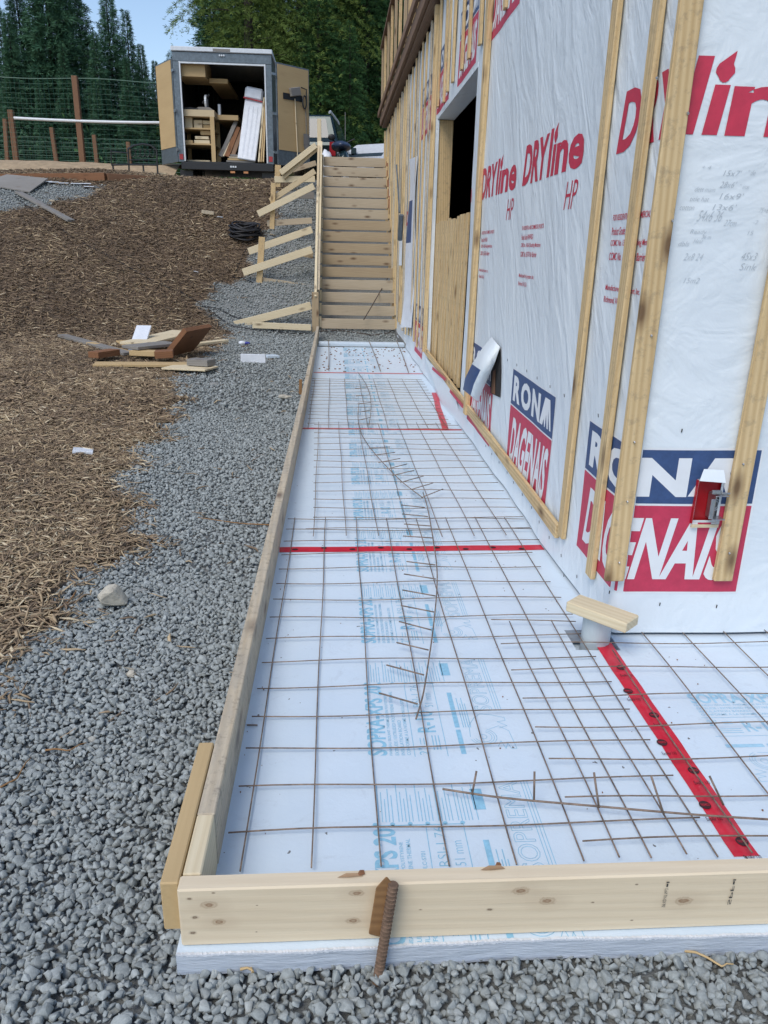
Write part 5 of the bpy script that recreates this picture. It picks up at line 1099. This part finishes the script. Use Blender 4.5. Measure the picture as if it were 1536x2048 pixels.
# ================================================================== TREES
def conifer(seed, H, R0, nb_, droop, up_, mat, clump=1., taper=1., sparse=0., base=.02, small=1.):
    rng = np.random.default_rng(seed); C0, D0, L0 = [], [], []; V, T, R_ = [], [], []; vo = 0
    cs, ds, ws, ls = [], [], [], []
    for i in range(nb_):
        t = (i+rng.random())/nb_; z = H*(base+(1-base)*t**.92); rad = R0*(1-t)**taper*(.50+.75*rng.random())+.10
        if rng.random() < sparse: continue
        az = i*2.399+rng.normal()*.25; d = np.array([math.cos(az), math.sin(az)]); m = max(12, int(rad*50*clump))
        s = np.linspace(.10, 1, m)**.8*rad
        x = d[0]*s; y = d[1]*s; zz_ = z+s*up_-droop*(s**2)/max(R0, .1)+rng.normal(0, .03, m)
        side = rng.normal(0, 1, m)*(.08+.26*s*(1-s/rad*.5)); x = x-d[1]*side; y = y+d[0]*side; zz_ = zz_-np.abs(side)*.25
        cs.append(np.stack([x, y, zz_], -1)); dd = np.stack([d[0]*np.ones(m)-d[1]*np.sign(side)*.9, d[1]*np.ones(m)+d[0]*np.sign(side)*.9, rng.normal(-.15, .3, m)], -1); ds.append(dd)
        ls.append(rng.uniform(.18, .40, m)*(.65+.5*(1-t))*small); ws.append(np.full(m, rng.uniform(-.15, .15)))
    c = np.concatenate(cs); d = np.concatenate(ds); d /= np.linalg.norm(d, axis=1)[:, None]; l = np.concatenate(ls); sh = np.concatenate(ws); n = len(c)
    rr = rng.normal(size=(n, 3)); u = np.cross(d, rr); u /= np.linalg.norm(u, axis=1)[:, None]; wv = l*.13
    VV, TT = [], []
    for k, (a0, a1) in enumerate(((0, .0), (.75, .6), (-.75, .6))):    # three blades per sprig
        dk = d*math.cos(a0)+u*math.sin(a0); q = np.cross(dk, rr); q /= np.linalg.norm(q, axis=1)[:, None]; ln = l*(1 if k == 0 else .7)
        p0 = c-q*(wv*.5)[:, None]*.4; p1 = c+dk*(ln*.5)[:, None]+q*(wv*.5)[:, None]; p2 = c+dk*ln[:, None]; p3 = c+dk*(ln*.5)[:, None]-q*(wv*.5)[:, None]
        VV.append(np.stack([p0, p1, p2, p3], 1).reshape(-1, 3)); TT.append((np.arange(n)*4)[:, None]+np.array([0,1,2,3])+k*n*4)
    rnd = np.clip(.5+sh+rng.normal(0, .16, n), 0, 1)
    return rawmesh('crown', np.concatenate(VV), np.concatenate(TT), np.tile(np.repeat(rnd, 4), 3), mat, link=False)
def trunk(H, r_, seed, lean_=0):
    rng = random.Random(seed); b = MB(); pts = [(lean_*t*H*.1+.06*math.sin(t*5+seed), .05*math.cos(t*4), t*H) for t in np.linspace(0, .97, 9)]
    b.tube(pts, [r_*(1-.93*t)+.01 for t in np.linspace(0, 1, 9)], 9)
    for i in range(26):
        z = H*(.08+.85*i/26); a = rng.random()*6.28; L = (1-z/H)*H*.2+.2; b.tube([(0,0,z), (L*.5*math.cos(a), L*.5*math.sin(a), z+.02), (L*math.cos(a), L*math.sin(a), z-.15)], [.03, .02, .006], 4)
    me_o = b.build('trunk', M['bark'], None, smooth=True); me_ = me_o.data; loc = me_o.location.copy(); bpy.data.objects.remove(me_o); return me_, loc
KIND = {}
def kind(key, *a, tr=None): KIND[key] = (conifer(*a[0], **a[1]), trunk(*tr))
kind('spruceA', (1, 11, 1.75, 400, .40, .10, M['spr']), dict(), tr=(11, .16, 1))
kind('spruceB', (2, 11, 1.75, 380, .30, .16, M['spr']), dict(taper=.9), tr=(11, .15, 2))
kind('slim', (3, 10, 1.1, 280, .2, .2, M['spr']), dict(taper=.9), tr=(10, .11, 3))
kind('hemA', (4, 15, 3.4, 300, .75, .22, M['hem']), dict(taper=.6, clump=1.3, small=.55, sparse=.16, base=.12), tr=(15, .26, 4))
kind('midA', (5, 12, 2.3, 330, .5, .2, M['mid']), dict(taper=.7, clump=1.5, small=.62), tr=(12, .18, 5))
kind('midB', (6, 14, 2.6, 320, .8, .12, M['mid']), dict(taper=.6, sparse=.14, clump=1.4, small=.62), tr=(14, .2, 6))
cnt = {}
def tree(kd, x, y, sc, label, group, rz=None, zs=1.):
    z = h1(x, y)-.1; t = empty('conifer_tree', (x, y, z), label, 'tree', group); t.rotation_euler.z = rz if rz is not None else random.random()*6.28; t.scale = (sc, sc, sc*zs)
    cm, (tm, tl) = KIND[kd]
    c = bpy.data.objects.new('crown', cm); COL.objects.link(c); c.parent = t
    k = bpy.data.objects.new('trunk', tm); COL.objects.link(k); k.parent = t; k.location = tl
    return t
gA = 'conifers behind the fence and trailer'
def at(px, y): p = gy(px, 250, y); return p.x
T_ = [('spruceA', 118, 27, .80, 'broad dark spruce, the tallest behind the left fence post'), ('spruceB', 62, 29, .60, 'dark spruce just left of the tallest one behind the fence'), ('spruceB', 235, 27.5, .545, 'pointed dark spruce nearest the left edge of the trailer'),
      ('slim', 268, 30, .59, 'slender spruce close behind the pointed one beside the trailer'), ('slim', 24, 33, .66, 'slim pale spruce top at the left edge of the picture'), ('spruceA', -70, 27, .75, 'dark spruce cut off by the left edge of the picture'),
      ('spruceB', 166, 30, .72, 'spruce rising between the tallest and the pointed spruce'), ('slim', 200, 26, .30, 'small young spruce low behind the netting'), ('slim', 85, 25.5, .28, 'smallest young spruce behind the netting at the left'),
      ('spruceB', 292, 28, .40, 'short spruce filling in beside the left trailer door'), ('spruceA', 318, 31.5, .42, 'spruce half hidden behind the left trailer door'), ('spruceB', 205, 26.5, .40, 'half grown spruce between the fence posts'), ('spruceA', 140, 26, .36, 'half grown spruce right behind the tall fence post'), ('spruceB', 95, 26.3, .40, 'half grown spruce left of the tall fence post'), ('spruceA', 40, 26, .42, 'half grown spruce behind the short fence post'), ('spruceB', -10, 26.5, .45, 'half grown spruce at the very left edge'), ('spruceA', 262, 26.2, .33, 'low spruce beyond the metal garden chair'),
      ('midA', 350, 36, .50, 'green tree top just above the left corner of the trailer roof'), ('spruceA', 437, 34, .95, 'dark spruce at the edge of the open sky above the trailer'), ('hemA', 505, 27.5, .86, 'large yellow green hemlock spreading above the trailer roof'),
      ('hemA', 605, 29, 1.0, 'tall hemlock with its trunk showing right of the trailer'), ('midB', 670, 31, 1.0, 'loose green conifer behind the dark vehicle'), ('midA', 730, 30, .95, 'bright green conifer low beside the house wall'), ('midA', 640, 27, .62, 'low bushy conifer behind the open right trailer door'),
      ('midB', 790, 33, 1.1, 'tall dark conifer right behind the far end of the house'), ('midB', 565, 36, 1.1, 'tall conifer standing back between the two hemlocks'), ('midA', 700, 26.8, .45, 'low young conifer behind the small blue vehicle')]
for kd, px, y, sc, lb2 in T_: tree(kd, at(px, y), y, sc, lb2, gA)
RT = random.Random(5)
for i in range(58):
    row = i % 3; px = -200+(i//3)*62+RT.uniform(-16,16); y = 37+row*5+RT.uniform(-1.5, 1.5)
    sc = (.30 if px < 290 else .30 if px < 430 else .98)*RT.uniform(.85, 1.1)
    if 280 < px < 430: sc *= .8
    tree(RT.choice(['midA','midB','spruceB','spruceA']), at(px, y), y, sc, 'dark conifer deep in the forest behind the front trees', 'conifers deep in the forest')
for i in range(16):   # forest to the sides and behind the house
    a = RT.uniform(0, 1); x = -26+RT.uniform(-6, 4) if i % 2 else 16+RT.uniform(0, 8); tree('midA', x, 6+i*2.4, 1.0, 'conifer at the side of the clearing', 'conifers beside the clearing')
us = []; V = []
rng = np.random.default_rng(3); n = 26000
x = rng.uniform(-22, 14, n); y = rng.uniform(25.2, 40, n); z = hgt(x, y)+rng.random(n)**1.5*2.1*(.5+.5*np.sin(x*1.3+y))+.05
k = ~((x > 1.2) & (y < 24)); x, y, z = x[k], y[k], z[k]; n = len(x)
Rm, _ = rotmats(n, rng, .9)
leafv = [(np.array([(-.5,0,0),(0,.25,0),(.5,0,0),(0,-.25,.05)]), np.array([(0,1,2),(0,2,3)]))]
scatter('undergrowth', leafv, np.stack([x, y, z], -1), rng.uniform(.10, .26, n), Rm, rng.random(n), M['mid'], 'dark green undergrowth below the forest', 'undergrowth')
for o in list(bpy.data.objects):
    if o.name.startswith('camera') or o.type in ('LIGHT',): continue
print('objects', len(bpy.data.objects))
